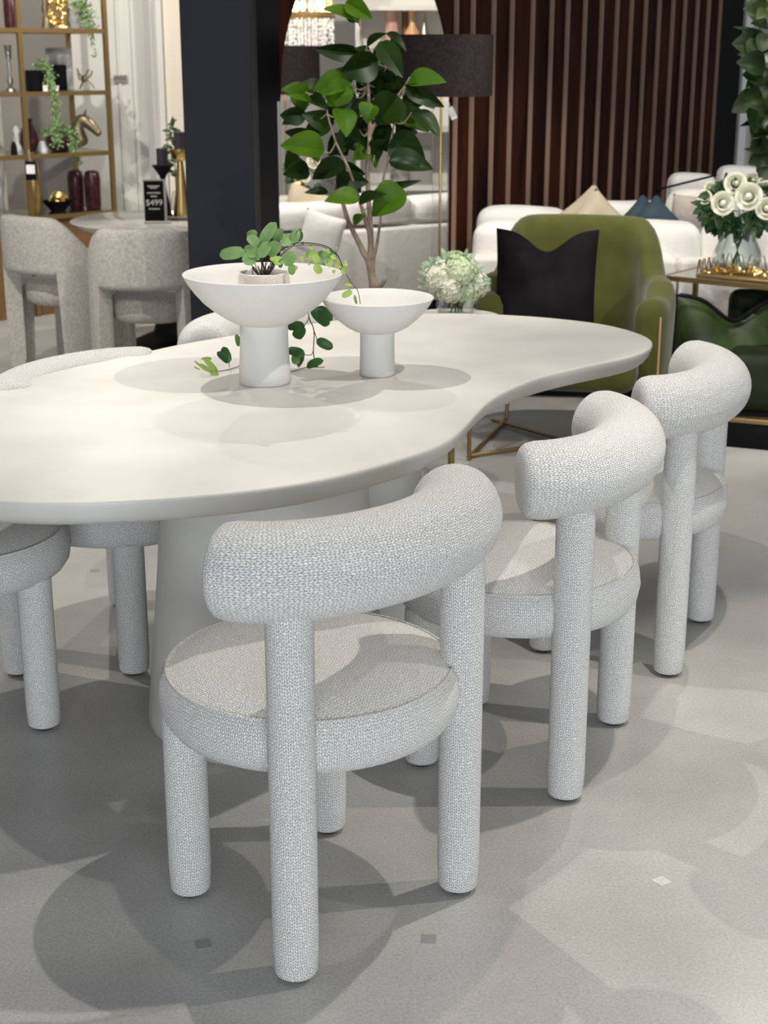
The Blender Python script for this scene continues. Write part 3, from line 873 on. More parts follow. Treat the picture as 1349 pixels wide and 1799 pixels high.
# ------------------------------------------------------------------ floor lamp (acrylic column, charcoal drum shade)
def lamp(label, px, yt, yb, Y, r, grp=None, full=True):
    p = at(px, yb, Y); zt = at(px, yt, Y - r).z; zb = p.z
    t = thing('floor_lamp', label, 'lamp', (p.x, Y, 0), group=grp)
    mb = MB(); mb.lathe([(r, zb), (r, zt), (r - .004, zt), (r - .004, zb), (r, zb)], 64); sh = obj('lamp_shade', mb, [M_shade], t)
    mb = MB(); mb.lathe([(r - .006, zb + .002), (r - .006, zt - .002)], 64); l = obj('shade_lining', mb, M_shadein, sh); l['label'] = 'white shade lining'
    mb = MB(); mb.tube([(0, 0, .05), (0, 0, zt - .06)], .006, 12); mb.tube([(-r, 0, zt - .06), (r, 0, zt - .06)], .003, 8); obj('pole', mb, M_gold, t)
    mb = MB(); mb.ball((0, 0, (zb + zt) / 2), .035); obj('bulb', mb, mat('frosted_bulb', (.9, .88, .8), .5, emit=(1, .9, .7), es=2), t)
    mb = MB(); mb.box((-.16, -.16, 0), (.16, .16, .025), .004); obj('base', mb, M_silver, t)
    mb = MB()
    mb.box((-.038, -.038, .026), (.038, .038, zb - .03), .004)
    c = obj('column', mb, M_acryl, t); c['label'] = 'clear acrylic column'
    return t, zb


lp, zb = lamp('floor lamp with charcoal drum shade and clear column before the wood wall', 775, 60, 168, 7.0, .232)
mb = MB(); q = at(794, 198, 6.9)
mb.M = Matrix.Translation(q - Vector(lp.location)) @ Matrix.Rotation(-.45, 4, 'Y')
mb.box((-.014, -.001, -.03), (.014, .001, .025)); o = obj('price_tag', mb, M_tag, lp); o['label'] = 'white price tag'
mb = MB(); mb.tube([q - Vector(lp.location) + Vector((-.01, 0, .025)), Vector((0.0, 0, zb + .03))], .001, 5); obj('string', mb, M_tag, lp)
lamp('floor lamp with charcoal shade seen through the arched opening, behind the plant', 500, 80, 165, 10.15, .235)


# ------------------------------------------------------------------ cushions
def cushion(mb, w, h, t, c, ry=0, tilt=0, rz=0, chop=0.0, conc=.10, n=18, flange=0):
    """pillow standing in local XZ plane, thickness along Y"""
    M0 = mb.M.copy()
    mb.M = M0 @ Matrix.Translation(c) @ Matrix.Rotation(rz, 4, 'Z') @ Matrix.Rotation(tilt, 4, 'X') @ Matrix.Rotation(ry, 4, 'Y')
    for sd in (-1, 1):
        P = []
        for i in range(n + 1):
            u = -1 + 2 * i / n
            row = []
            for j in range(n + 1):
                v = -1 + 2 * j / n
                x = w / 2 * u * (1 - conc * (1 - v * v))
                z = h / 2 * v * (1 - conc * (1 - u * u))
                if chop: z -= chop * math.exp(-(u / .42) ** 2) * ((v + 1) / 2) ** 2
                y = sd * t / 2 * (max(0, (1 - u * u) * (1 - v * v))) ** .42
                y *= 1 + .12 * noise.noise(Vector((x * 9, z * 9, sd)))
                if chop: y *= 1 - .5 * math.exp(-(u / .25) ** 2) * max(0, v)
                row.append((x, y, z))
            P.append(row)
        mb.grid(P)
    mb.M = M0
    return mb


def put_cushion(name, label, m, px, py, Y, w, h, t, group=None, **k):
    p = at(px, py, Y)
    mb = MB(); cushion(mb, w, h, t, (0, 0, 0), **k)
    o = obj(name, mb, m, loc=p); tag(o, label, 'cushion', group)
    return o


# ------------------------------------------------------------------ shells for armchairs
def shell(mb, path, top, bot, th, lean=None, nc=14, ex=.45):
    """thick upholstered wall following path; rounded section between bot and top heights"""
    n = len(path); rings = []
    for i in range(n):
        p = Vector(path[i]); t = Vector(path[min(i + 1, n - 1)]) - Vector(path[max(i - 1, 0)]); t.normalize()
        nr = Vector((t.y, -t.x, 0)); zt, zb_ = top[i], bot[i]; l = lean[i] if lean else 0
        ring = []
        for q in range(nc * 2):
            a = 2 * PI * q / (nc * 2)
            cx = math.copysign(abs(math.cos(a)) ** .6, math.cos(a)); sz = math.copysign(abs(math.sin(a)) ** ex, math.sin(a))
            z = (zt + zb_) / 2 + sz * (zt - zb_) / 2
            ring.append(tuple(p + nr * (cx * th / 2 + l * (z - .3)) + Vector((0, 0, z))))
        rings.append(ring)
    def capring(r, k, t):
        c = sum((Vector(x) for x in r), Vector()) / len(r)
        return [tuple(c + (Vector(x) - c) * k + t) for x in r]
    t0 = (Vector(path[0]) - Vector(path[1])).normalized(); t1 = (Vector(path[-1]) - Vector(path[-2])).normalized()
    pre = [capring(rings[0], k, t0 * d) for k, d in ((.01, th * .36), (.6, th * .34), (.88, th * .2))]
    post = [capring(rings[-1], k, t1 * d) for k, d in ((.88, th * .2), (.6, th * .34), (.01, th * .36))]
    mb.grid(pre + rings + post, cv=True)
    return mb


# olive velvet armchair
p = at(1003, 700, 6.05)
arm = thing('armchair', 'olive green velvet armchair on thin gold legs behind the table', 'armchair', (p.x, 6.05, 0), rotz=math.radians(-12))
path, top, bot, lean = [], [], [], []
N_ = 44
for i in range(N_ + 1):
    a = math.radians(-28 + (208 + 28) * i / N_)
    x = .335 * math.copysign(abs(math.cos(a)) ** .72, math.cos(a)); y = .30 * (math.copysign(abs(math.sin(a)) ** .8, math.sin(a)))
    if a < 0 or a > PI: y = .30 * math.sin(a) * 1.5
    path.append((x * (1 - .12 * max(0, math.sin(a))), y, 0))
    s = max(0, min(1, (math.sin(a) - .30) / .58)); s = s * s * (3 - 2 * s)
    top.append(.68 + .215 * s - (.05 if a < -.2 or a > PI + .2 else 0)); bot.append(.26); lean.append(.10 * s + .03)
mb = MB(); shell(mb, path, top, bot, .13, lean)
obj('shell', mb, M_velvet, arm)
mb = MB(); mb.box((-.28, -.40, .28), (.28, .26, .44), .06, 4); obj('seat', mb, M_velvet, arm)
for sx in (-1, 1):
    mb = MB()
    mb.tube([(sx * .36, -.44, .60), (sx * .36, -.44, .012), (sx * .36, -.40, .012), (sx * .30, .25, .012), (sx * .30, .30, .30)], .0085, 10)
    obj('leg', mb, M_darkgold, arm)
mb = MB(); mb.tube([(-.36, -.40, .012), (.36, .22, .012)], .008, 10); mb.tube([(.36, -.40, .0125), (-.36, .22, .0125)], .0078, 10); obj('cross_brace', mb, M_darkgold, arm)
mb = MB(); mb.tube([(-.415, -.46, .60), (-.415, -.2, .62)], .008, 10); mb.tube([(-.415, -.46, .60), (-.36, -.44, .60)], .008, 10); obj('arm_trim', mb, M_gold, arm)
mb = MB(); cushion(mb, .41, .48, .15, (0, 0, 0), tilt=math.radians(-14), rz=math.radians(-8), chop=.08, conc=.05)
o = obj('throw_cushion', mb, M_dpil, loc=at(958, 508, 5.92)); tag(o, 'black velvet cushion leaning in the olive green armchair', 'cushion')

# ------------------------------------------------------------------ white sectional sofa (right)
Q = Vector((at(1185, 600, 6.75).x, 6.75, 0))
sof = thing('sectional_sofa', 'white sectional sofa seen from behind, in front of the wood wall', 'sofa', Q, rotz=math.radians(-6))
mb = MB(); mb.box((-.98, .0, .12), (-.005, .16, .655), .02, 3); obj('back_panel', mb, M_upwhite, sof)
mb = MB(); mb.box((.005, .0, .12), (1.4, .16, .655), .02, 3); obj('back_panel', mb, M_upwhite, sof)
mb = MB(); mb.box((-.96, .17, .12), (1.4, .95, .42), .03, 3); obj('seat', mb, M_upwhite, sof)
mb = MB(); mb.box((-.9, .06, 0), (1.36, .9, .118)); obj('plinth', mb, M_black, sof, smooth=False)
for x0, x1, h in ((-.36, .10, .80), (-.94, -.38, .79), (.12, .6, .80)):
    mb = MB(); mb.box((x0, .10, .44), (x1, .33, h), .07, 3, bumps=.012); obj('back_cushion', mb, M_upwhite2, sof, sub=1)
mb = MB(); mb.box((-.98, .96, .0), (1.4, 1.06, .66), .03, 3); obj('far_back', mb, M_upwhite, sof)
for x0, x1, h in ((-.95, -.5, .80), (-.49, 0, .83), (.0, .35, .90)):
    mb = MB(); mb.box((x0, .74, .44), (x1, .95, h), .08, 3, bumps=.014); obj('back_cushion', mb, M_upwhite2, sof, sub=1)
def pyr(name, label, m, px, py, Y, w, ang=PI / 4, grp=None, t=.16):
    p = at(px, py, Y); mb = MB(); cushion(mb, w, w, t, (0, 0, 0), ry=ang, conc=.07, tilt=-.2)
    o = obj(name, mb, m, loc=p); tag(o, label, 'cushion', grp); return o
put_cushion('throw_cushion', 'sand beige cushion on the white sofa, rear one of the peaked pair', M_beige, 1033, 408, 7.35, .34, .34, .14, 'beige cushions', ry=PI / 4 + .12, conc=.08, tilt=-.2)
put_cushion('throw_cushion', 'sand beige cushion on the white sofa, front one of the peaked pair', M_beige, 1050, 424, 7.2, .36, .36, .15, 'beige cushions', ry=PI / 4 - .05, conc=.08, tilt=-.15)
put_cushion('throw_cushion', 'slate blue cushion on the white sofa, left one of the peaked pair', M_navy, 1128, 411, 7.35, .28, .28, .12, 'slate blue cushions', ry=PI / 4, conc=.08, tilt=-.2)
put_cushion('throw_cushion', 'slate blue cushion on the white sofa, right one of the peaked pair', M_navy, 1152, 413, 7.2, .28, .28, .12, 'slate blue cushions', ry=PI / 4, conc=.08, tilt=-.2)
put_cushion('throw_cushion', 'pale pinkish ribbed cushion behind the roses on the white sofa', M_fur, 1212, 388, 7.3, .20, .24, .13, None, ry=.1, conc=.03)
for (a, b, Y, lab) in (((1171, 306), (1256, 378), 8.3, 'big white scatter cushion standing on the sofa end, left of the roses'), ((1258, 293), (1338, 350), 8.4, 'big white scatter cushion standing behind the rose bouquet')):
    p0, p1 = at(a[0], b[1] + 25, Y), at(b[0], a[1], Y)
    mb = MB(); w, h = (p1.x - p0.x) / 2, (p1.z - p0.z) / 2
    mb.box((-w, -.09, -h), (w, .09, h), .05, 3, bumps=.012)
    o = obj('scatter_cushion', mb, M_upwhite2, loc=((p0.x + p1.x) / 2, Y, (p0.z + p1.z) / 2), sub=1); tag(o, lab, 'cushion', 'big white scatter cushions')
# second sofa arm/seat beneath the scatter cushions
pq = at(1171, 400, 8.15)
mb = MB(); mb.box((0, 0, 0), (1.1, .5, .66), .06, 4)
o = obj('ottoman', mb, M_upwhite, loc=(pq.x, 8.12, 0)); tag(o, 'white upholstered end seat of the lounge, below the big white cushions', 'seat')
# thin black lamp arm crossing in front of cushions
p0, p1 = at(1160, 334, 7.9), at(1262, 309, 7.9)
t = thing('reading_lamp', 'thin black lamp arm slanting across the big white cushion', 'lamp', (p0.x, 7.95, 0))
mb = MB(); mb.tube([(0, 0, .02), (0, 0, p0.z)], .008, 10); obj('pole', mb, M_black, t)
mb = MB(); mb.tube([(0, 0, p0.z), (p1.x - p0.x, 0, p1.z)], .006, 8); obj('arm', mb, M_black, t)
mb = MB(); mb.ball((0, 0, p0.z), .016); obj('joint', mb, M_black, t)
mb = MB(); mb.lathe([(0, 0), (.12, 0), (.12, .018), (0, .022)], 24); obj('base', mb, M_black, t)

# ------------------------------------------------------------------ gold console with tray, vase and roses
ca = Vector((at(1163, 484, 6.35).x, 6.35, 0)); cb = Vector((at(1218, 480, 6.6).x, 6.6, 0))
vd = (cb - ca); cd = vd.length; ang = math.atan2(vd.y, vd.x) - PI / 2
zc = at(1163, 484, 6.35).z
con = thing('console_table', 'slim gold framed side console with glass top on the right', 'table', ca, rotz=ang)
W = 1.6
for x, y in ((0, 0), (W, 0), (0, cd), (W, cd)):
    mb = MB(); mb.box((x, y, 0), (x + .02, y + .02, zc - .021)); obj('leg', mb, M_darkgold, con, smooth=False)
mb = MB()
for a, b in (((0, 0), (W + .02, .02)), ((0, cd), (W + .02, cd + .02)), ((0, .02), (.02, cd)), ((W, .02), (W + .02, cd))):
    mb.box((a[0], a[1], zc - .02), (b[0], b[1], zc))
obj('frame', mb, M_darkgold, con, smooth=False)
mb = MB(); mb.box((.02, .02, zc - .008), (W, cd, zc - .0005)); obj('table_top', mb, M_glass, con, smooth=False)
cM = Matrix.Translation(ca) @ Matrix.Rotation(ang, 4, 'Z')
tr = thing('serving_tray', 'gold tray with wavy wire rail on the console', 'tray', cM @ Vector((.13, .05, zc)), rotz=ang)
mb = MB(); mb.box((0, 0, .0005), (.72, .30, .012), .003); obj('tray_base', mb, M_darkgold, tr)
mb = MB()
def meander(x0, x1, y0, y1, n):
    P = []
    for k in range(n):
        for q, zz in ((0, .015), (.25, .07), (.5, .07), (.75, .015)):
            f = (k + q) / n; P.append((x0 + (x1 - x0) * f, y0 + (y1 - y0) * f, zz))
    return P
for a in ((0.005, .12, .005, .005, 3), (.6, .715, .005, .005, 3), (0.005, .005, .005, .29, 6), (.715, .715, .005, .29, 6), (.005, .715, .29, .29, 14)):
    mb.tube(meander(*a), .0028, 6)
obj('rail', mb, M_gold, tr)
g = thing('gold_leaf_ornament', 'gold leafy garland ornament lying on the tray under the vase', 'ornament', cM @ Vector((.46, .12, zc + .012)), rotz=ang)
mb = MB()
for k in range(110):
    x = random.uniform(-.28, .22); b = Vector((x, random.uniform(-.05, .05), random.uniform(.004, .02)))
    d = Vector((random.uniform(-1, 1), random.uniform(-.6, .6), random.uniform(.1, 1))).normalized() * random.uniform(.025, .045)
    mb.leaf(b, b + d, .016, (random.uniform(-1, 1), -1, random.uniform(0, 1)))
for x in (.12, .14, .02):
    for k in range(6):
        b = Vector((x, 0, .02 + k * .018)); mb.leaf(b, b + Vector((random.uniform(-.03, .03), -.01, .025)), .018, (0, -1, .3))
mb.tube([(-.28, 0, .006), (0, .01, .012), (.22, 0, .006)], .003, 6)
obj('garland', mb, M_goldshine, g)


def rose(mb, c, r, look):
    look = Vector(look).normalized()
    M0 = mb.M.copy(); mb.M = M0 @ Matrix.Translation(c) @ look.to_track_quat('Z', 'Y').to_matrix().to_4x4()
    mb.ball((0, 0, r * .05), r * .26, 8)
    for ring, (n, rr, tilt, sz) in enumerate(((3, .16, .1, .5), (4, .34, .35, .62), (5, .55, .7, .75), (6, .78, 1.15, .85))):
        for k in range(n):
            a = 2 * PI * (k + ring * .37) / n
            P = []
            for i in range(5):
                v = i / 4
                row = []
                for j in range(6):
                    u = -1 + 2 * j / 5
                    aa = a + u * (1.5 * PI / n)
                    rad = r * (rr * .55 + rr * .5 * v * math.sin(tilt) + .1 * v * v * tilt)
                    z = r * (-.35 + v * sz * math.cos(tilt * .75) * (1 - .28 * u * u) - (.16 * v ** 4) * tilt)
                    row.append((rad * math.cos(aa), rad * math.sin(aa), z))
                P.append(row)
            mb.grid(P)
    mb.M = M0


vp = cM @ Vector((.42, .16, zc + .012))
vp = Vector((at(1293, 470, 6.36).x, 6.36, zc + .0125))
va = thing('glass_vase', 'round clear glass vase standing on the gold tray', 'vase', vp)
def gvase(t, R, H):
    th = .004
    pr = [(R * .6, 0), (R * .85, H * .08), (R, H * .3), (R * .95, H * .5), (R * .72, H * .75), (R * .62, H * .92), (R * .68, H)]
    mb = MB(); mb.lathe([(0, 0)] + pr + [(r - th, z) for r, z in pr[::-1][:-1]] + [(pr[0][0] - th, th), (0, th)], 40)
    obj('vessel', mb, M_glass, t)
gvase(va, .105, .19)
va.children[0].name = 'vase_body'
bq = thing('rose_bouquet', 'bouquet of ivory roses with dark green leaves in the glass vase', 'flowers', vp + Vector((0, 0, .02)))
def bp_(x, y, dy=0): return at(x, y, 6.36 + dy) - bq.location
RS = [(1270, 357, 21, -.08), (1315, 345, 24, -.10), (1292, 322, 20, -.02), (1347, 366, 20, -.06), (1238, 346, 13, 0), (1322, 318, 15, .02), (1248, 330, 12, .05), (1345, 330, 14, .0)]
for k, (x, y, r, dy) in enumerate(RS):
    mb = MB(); c = bp_(x, y, dy); rose(mb, c, r / FPX * 6.4 * 1.1, (random.uniform(-.4, .4), -1, random.uniform(.1, .6)))
    obj('rose', mb, M_rose, bq)
mb = MB()
for k in range(330):
    a = random.uniform(0, 2 * PI); rr = random.uniform(.1, 1) ** .5
    x = 1298 + 64 * rr * math.cos(a); y = 366 + 42 * rr * math.sin(a)
    c = bp_(x, y, random.uniform(-.02, .14)); d = Vector((math.cos(a) * rr + random.uniform(-.8, .8), random.uniform(-.9, .3), -math.sin(a) * rr + random.uniform(-.8, .8))).normalized()
    mb.leaf(c, c + d * random.uniform(.04, .065), random.uniform(.026, .04), (random.uniform(-1, 1), -1, random.uniform(0, 1)))
obj('foliage', mb, M_rleaf, bq)
mb = MB()
for k in range(12):
    a = random.uniform(0, 2 * PI); mb.tube([(.03 * math.cos(a), .03 * math.sin(a), -.01), (-.02 * math.cos(a), -.02 * math.sin(a), .13), (-.06 * math.cos(a), -.05 * math.sin(a), .25)], .0022, 5)
obj('stem', mb, M_rleaf, bq)

# hydrangea bouquet on a small side table
hp = at(796, 556, 5.25)
HT = hp.z
st = thing('side_table', 'small gold side table under the hydrangea vase, behind the table', 'table', (hp.x, 5.25, 0))
mb = MB(); mb.lathe([(0, HT - .016), (.17, HT - .016), (.17, HT), (0, HT)], 40); obj('table_top', mb, M_white, st)
mb = MB(); mb.tube([(0, 0, .012), (0, 0, HT - .017)], .012, 12, cap='flat'); obj('pole', mb, M_darkgold, st)
mb = MB(); mb.lathe([(0, 0), (.12, 0), (.12, .01), (0, .012)], 32); obj('base', mb, M_darkgold, st)
hv = thing('glass_vase', 'clear glass vase of hydrangeas behind the table, left of the olive armchair', 'vase', (hp.x + .01, 5.25, HT + .0005))
gvase(hv, .072, .12); hv.children[0].name = 'vase_body'
hb = thing('hydrangea_bouquet', 'pale green and white hydrangea bouquet in a glass vase behind the table', 'flowers', (hp.x + .01, 5.25, HT + .012))
HO = Vector((hp.x + .01, 5.25, HT + .012))
for k, (x, y, r, dy, m) in enumerate(((772, 490, 32, -.05, M_hydw), (808, 478, 32, -.06, M_hyd), (836, 500, 24, -.02, M_hydw), (790, 508, 26, -.08, M_hydw), (820, 510, 24, -.05, M_hyd), (800, 462, 22, .05, M_hyd))):
    c = at(x, y, 5.25 + dy) - HO; R = r / FPX * 5.3
    mb = MB(); mb.ball(c, R * .8, 12)
    for q in range(150):
        z = random.uniform(-.8, 1); a = random.uniform(0, 2 * PI); d = Vector((math.sqrt(1 - z * z) * math.cos(a), math.sqrt(1 - z * z) * math.sin(a), z))
        if d.y > .5: continue
        e1 = d.orthogonal().normalized(); e2 = d.cross(e1); rr = R * random.uniform(.82, 1.02); a0_ = random.uniform(0, 2)
        for w in range(4):
            aa = a0_ + w * PI / 2; u = e1 * math.cos(aa) + e2 * math.sin(aa); v_ = d.cross(u)
            b0 = c + d * rr; s_ = .0085
            V = [b0, b0 + u * s_ * .7 + v_ * s_ * .5 + d * .001, b0 + u * s_ * 1.25 + d * .003, b0 + u * s_ * .7 - v_ * s_ * .5 + d * .001]
            mb.add([tuple(x) for x in V], [[0, 1, 2, 3]], [[(0, 0)] * 4])
    obj('flower_head', mb, m, hb, smooth=False)
mb = MB()
for k in range(34):
    a = random.uniform(-.3, PI + .3); x = 798 + 48 * math.cos(a); y = 490 - 38 * math.sin(a) + random.uniform(-4, 20)
    c = at(x, y, 5.25 + random.uniform(-.06, .04)) - HO; d = Vector((math.cos(a), random.uniform(-.4, .2), math.sin(a))).normalized()
    mb.leaf(c, c + d * .035, .018, (random.uniform(-.4, .4), -1, .3))
obj('foliage', mb, mat('eucalyptus_leaf', (.22, .32, .20), .6, col2=(.36, .46, .33), noise_scale=20), hb)
mb = MB()
for k in range(14):
    a = random.uniform(0, 2 * PI); mb.tube([(.03 * math.cos(a), .03 * math.sin(a), -.004), (-.015 * math.cos(a), -.015 * math.sin(a), .08), (-.05 * math.cos(a), -.04 * math.sin(a), .14)], .002, 5)
obj('stem', mb, mat('flower_stem', (.06, .12, .03), .6), hb)

# ------------------------------------------------------------------ dark green armchair on black platform at right edge
pf = onz(1215, 779, 0)
pl = thing('display_platform', 'low black display platform with a gold edge strip at the right edge', 'platform', (pf.x, pf.y, 0), rotz=math.radians(-22))
mb = MB(); mb.box((0, 0, 0), (1.2, .6, .105), .004); obj('base', mb, M_black, pl)
mb = MB(); mb.box((-.002, -.004, .106), (1.2, .6, .124), .002); obj('edge_strip', mb, M_darkgold, pl)
pM = Matrix.Translation((pf.x, pf.y, 0)) @ Matrix.Rotation(math.radians(-22), 4, 'Z')
ga = thing('slipper_chair', 'dark bottle green velvet low chair on the black platform at the right edge', 'chair', pM @ Vector((.42, .3, .125)), rotz=math.radians(-10))
mb = MB(); mb.box((-.34, -.24, .02), (.42, .16, .26), .05, 3); obj('seat', mb, M_dgreen, ga)
mb = MB(); mb.box((-.34, .17, .02), (.42, .27, .46), .045, 3); obj('backrest', mb, M_dgreen, ga)
mb = MB(); mb.box((-.30, -.2, 0), (.38, .2, .019)); obj('plinth', mb, M_black, ga)
mb = MB(); cushion(mb, .50, .46, .15, (0, 0, 0), tilt=-.15, chop=.10, conc=.04)
cp = at(1283, 612, pf.y + .22)
o = thing('throw_cushion', 'shiny green velvet cushion with black flanged edge in the dark green armchair', 'cushion', cp)
o2 = obj('cushion_cover', mb, M_greenleather, o)
mb = MB()
P = []
for sgn, zz in ((1, 1),):
    for k in range(25):
        u = -1 + 2 * k / 24
        z = .23 - .10 * math.exp(-(u / .42) ** 2) - .46 / 2 * .04 * (1 - u * u)
        P.append((u * .25, -.03, z))
mb.tube([(-.25, .0, -.2)] + [(x, y * 0 - .035, z + .003) for x, y, z in P] + [(.25, .0, -.2)], .009, 8)
f_ = obj('flange', mb, M_dpil, o); f_['label'] = 'black flange'

# ------------------------------------------------------------------ plant cut off at the right edge
FY = 6.42
tp = Vector((at(1435, 300, FY).x, FY, 0))
fg = thing('fiddle_leaf_plant', 'dark leafy potted tree cut off by the right picture edge', 'plant', tp)
skin('trunk', [(0, 0, .3), (0, 0, .8), (-.03, 0, 1.3), (-.06, 0, 1.6), (-.02, 0, 1.95)], [(0, 1), (1, 2), (2, 3), (3, 4)], [.02, .018, .014, .01, .006], M_twig, fg)
mb = MB(); mb.lathe([(0, 0), (.14, 0), (.18, .30), (.17, .31), (0, .29)], 32); obj('pot', mb, M_black, fg)
lv = MB()
for (x, y, tx, ty, w, tn) in ((1349, 5, 1308, 12, 22, 0), (1345, 30, 1312, 18, 24, 1), (1349, 45, 1322, 38, 22, 0), (1349, 20, 1330, 30, 20, 1), (1345, 62, 1293, 46, 8, 0), (1340, 80, 1290, 75, 40, 0), (1345, 95, 1300, 92, 26, 1), (1349, 60, 1335, 90, 26, 1), (1345, 115, 1298, 108, 34, 0), (1340, 135, 1308, 130, 32, 0), (1345, 140, 1312, 150, 30, 0), (1335, 165, 1288, 195, 34, 1), (1340, 170, 1310, 180, 40, 0), (1345, 185, 1318, 210, 40, 0), (1345, 150, 1330, 190, 34, 0), (1345, 195, 1338, 180, 16, 1), (1330, 212, 1302, 220, 8, 0), (1349, 215, 1322, 240, 40, 0), (1349, 225, 1328, 215, 24, 0), (1349, 245, 1320, 262, 34, 0), (1349, 265, 1310, 262, 10, 0), (1349, 270, 1318, 285, 30, 0), (1349, 290, 1335, 310, 30, 1), (1349, 300, 1338, 275, 30, 0), (1349, 255, 1335, 270, 40, 0), (1349, 120, 1325, 160, 50, 0), (1349, 80, 1320, 110, 50, 0), (1349, 200, 1325, 230, 50, 0)):
    dy = random.uniform(-.12, .12)
    b_, t_ = at(x, y, FY + dy) - tp, at(tx, ty, FY + dy - .04) - tp
    lv.mi = tn; lv.leaf(b_, t_, w * 1.3 / FPX * FY, (random.uniform(-.5, .5), -1, random.uniform(.0, .9)), n=8)
for k in range(70):
    z = random.uniform(.95, 2.05); a = random.uniform(0, 2 * PI); b_ = Vector((.10 * math.cos(a), .1 * math.sin(a), z))
    if math.cos(a) < -.3: continue
    d = Vector((math.cos(a), math.sin(a), random.uniform(-.3, .5))) * .15
    lv.mi = k % 2; lv.leaf(b_, b_ + d, .09, (0, 0, 1))
obj('foliage', lv, [M_leaf, mat('fiddle_leaf', (.015, .028, .004), .5, col2=(.026, .045, .006), noise_scale=10)], fg)

# ------------------------------------------------------------------ room through the arch: sofa, cushions, cabinet, chandelier
sp0 = at(490, 440, 8.5); sp1 = at(850, 430, 9.3)
dirv = Vector((sp1.x - sp0.x, sp1.y - sp0.y, 0)); LL = dirv.length; rz = math.atan2(dirv.y, dirv.x)
so = thing('sofa', 'white sofa with fluffy top cushions seen through the arched opening', 'sofa', (sp0.x, sp0.y, 0), rotz=rz)
mb = MB(); mb.box((0, 0, .1), (LL, .16, .56), .02, 3); obj('back_panel', mb, M_upwhite, so)
mb = MB(); mb.box((0, .17, .1), (LL, .9, .40), .03, 3); obj('seat', mb, M_upwhite, so)
mb = MB(); mb.box((0.02, .04, 0), (LL - .02, .85, .098)); obj('plinth', mb, M_black, so, smooth=False)
n = 3
for k in range(n):
    a = LL * k / n; b = LL * (k + 1) / n
    mb = MB(); mb.box((a + .01, .03, .58), (b - .01, .26, .72 + .02 * (k % 2)), .06, 3, bumps=.014); obj('back_cushion', mb, M_upwhite2, so, sub=1)
put_cushion('throw_cushion', 'beige cushion on the sofa seen through the arch, at its left', M_beige, 545, 378, 8.95, .34, .30, .14, 'cushions seen through the arch', ry=.35, conc=.06)
put_cushion('throw_cushion', 'cream fluffy cushion on the sofa seen through the arch, right of the beige one', M_fur, 615, 385, 9.1, .30, .26, .14, 'cushions seen through the arch', ry=-.3, conc=.06)
put_cushion('throw_cushion', 'white cushion leaning over the back of the sofa seen through the arch', M_upwhite, 565, 412, 8.48, .24, .24, .10, 'cushions seen through the arch', ry=.3, conc=.05)
put_cushion('throw_cushion', 'dark slate cushion at the left end of the sofa seen through the arch', M_navy, 512, 392, 8.9, .22, .2, .1, 'cushions seen through the arch', ry=.1)

# tall white display cabinet with vases
z1 = at(700, 18, 10.6).z; z2 = at(700, 84, 10.6).z; z3 = at(720, 232, 10.6).z; z4 = at(720, 335, 10.6).z
x0 = at(632, 100, 10.6).x; x1 = at(800, 100, 10.6).x
cab = thing('display_cabinet', 'white open display cabinet of vases seen through the arched opening', 'cabinet', (x0, 10.6, 0))
W = x1 - x0
mb = MB(); mb.box((0, .34, 0), (W, .36, z1 + .4)); obj('back_board', mb, M_wallw, cab, smooth=False)
mb = MB(); mb.box((-.03, 0, 0), (0, .36, z1 + .4)); obj('side_panel', mb, M_white, cab, smooth=False)
mb = MB(); mb.box((W, 0, 0), (W + .03, .36, z1 + .4)); obj('side_panel', mb, M_white, cab, smooth=False)
for z in (z1, z2 - .03, z3, z4):
    mb = MB(); mb.box((0, 0, z), (W, .34, z + .03)); obj('shelf', mb, M_white, cab, smooth=False)
def vase(name, label, m, px, Y, zbase, prof, grp=None, cat='vase'):
    p = at(px, 200, Y); mb = MB(); mb.lathe([(0, 0)] + prof + [(prof[-1][0] * .8, prof[-1][1]), (prof[-1][0] * .7, prof[-1][1] * .8), (0, prof[-1][1] * .8)], 28)
    xx = (px - 674.5) / FPX * (Y * math.cos(TILT) - (zbase + .1 - CAMH) * math.sin(TILT))
    o = obj(name, mb, m, loc=(xx, Y, zbase + .0005)); return tag(o, label, cat, grp)
vase('vase', 'tall pink blush vase on the upper shelf of the white cabinet', M_pinkv, 688, 10.78, z2, [(.045, 0), (.05, .05), (.042, .2), (.04, .26)])
vase('vase', 'apricot bottle vase with a narrow neck on the upper cabinet shelf', M_orangev, 724, 10.76, z2, [(.055, 0), (.062, .04), (.05, .10), (.022, .15), (.02, .19), (.026, .24), (.018, .26)])
vase('vase', 'slim brown vase between the pink and apricot ones on the cabinet shelf', M_copper, 711, 10.84, z2, [(.022, 0), (.022, .24)])
vase('vase', 'small dark glass bottle at the right on the upper cabinet shelf', M_silver, 745, 10.78, z2, [(.035, 0), (.04, .05), (.03, .1), (.01, .15), (.008, .22)])
mb = MB(); mb.box((-.09, 0, 0), (.09, .02, .26), .004); o = obj('picture_frame', mb, M_greypl, loc=(at(735, 280, 10.75).x, 10.75, z4 + .0305)); tag(o, 'grey framed picture on the lower cabinet shelf behind the plant', 'picture')
mb = MB(); mb.lathe([(0, 0), (.05, 0), (.07, .05), (.05, .14), (.03, .16), (0, .16)], 24); o = obj('vase', mb, M_photo, loc=(at(702, 300, 10.75).x, 10.74, z4 + .0305)); tag(o, 'mottled black and white vase low on the white cabinet behind the plant', 'vase')

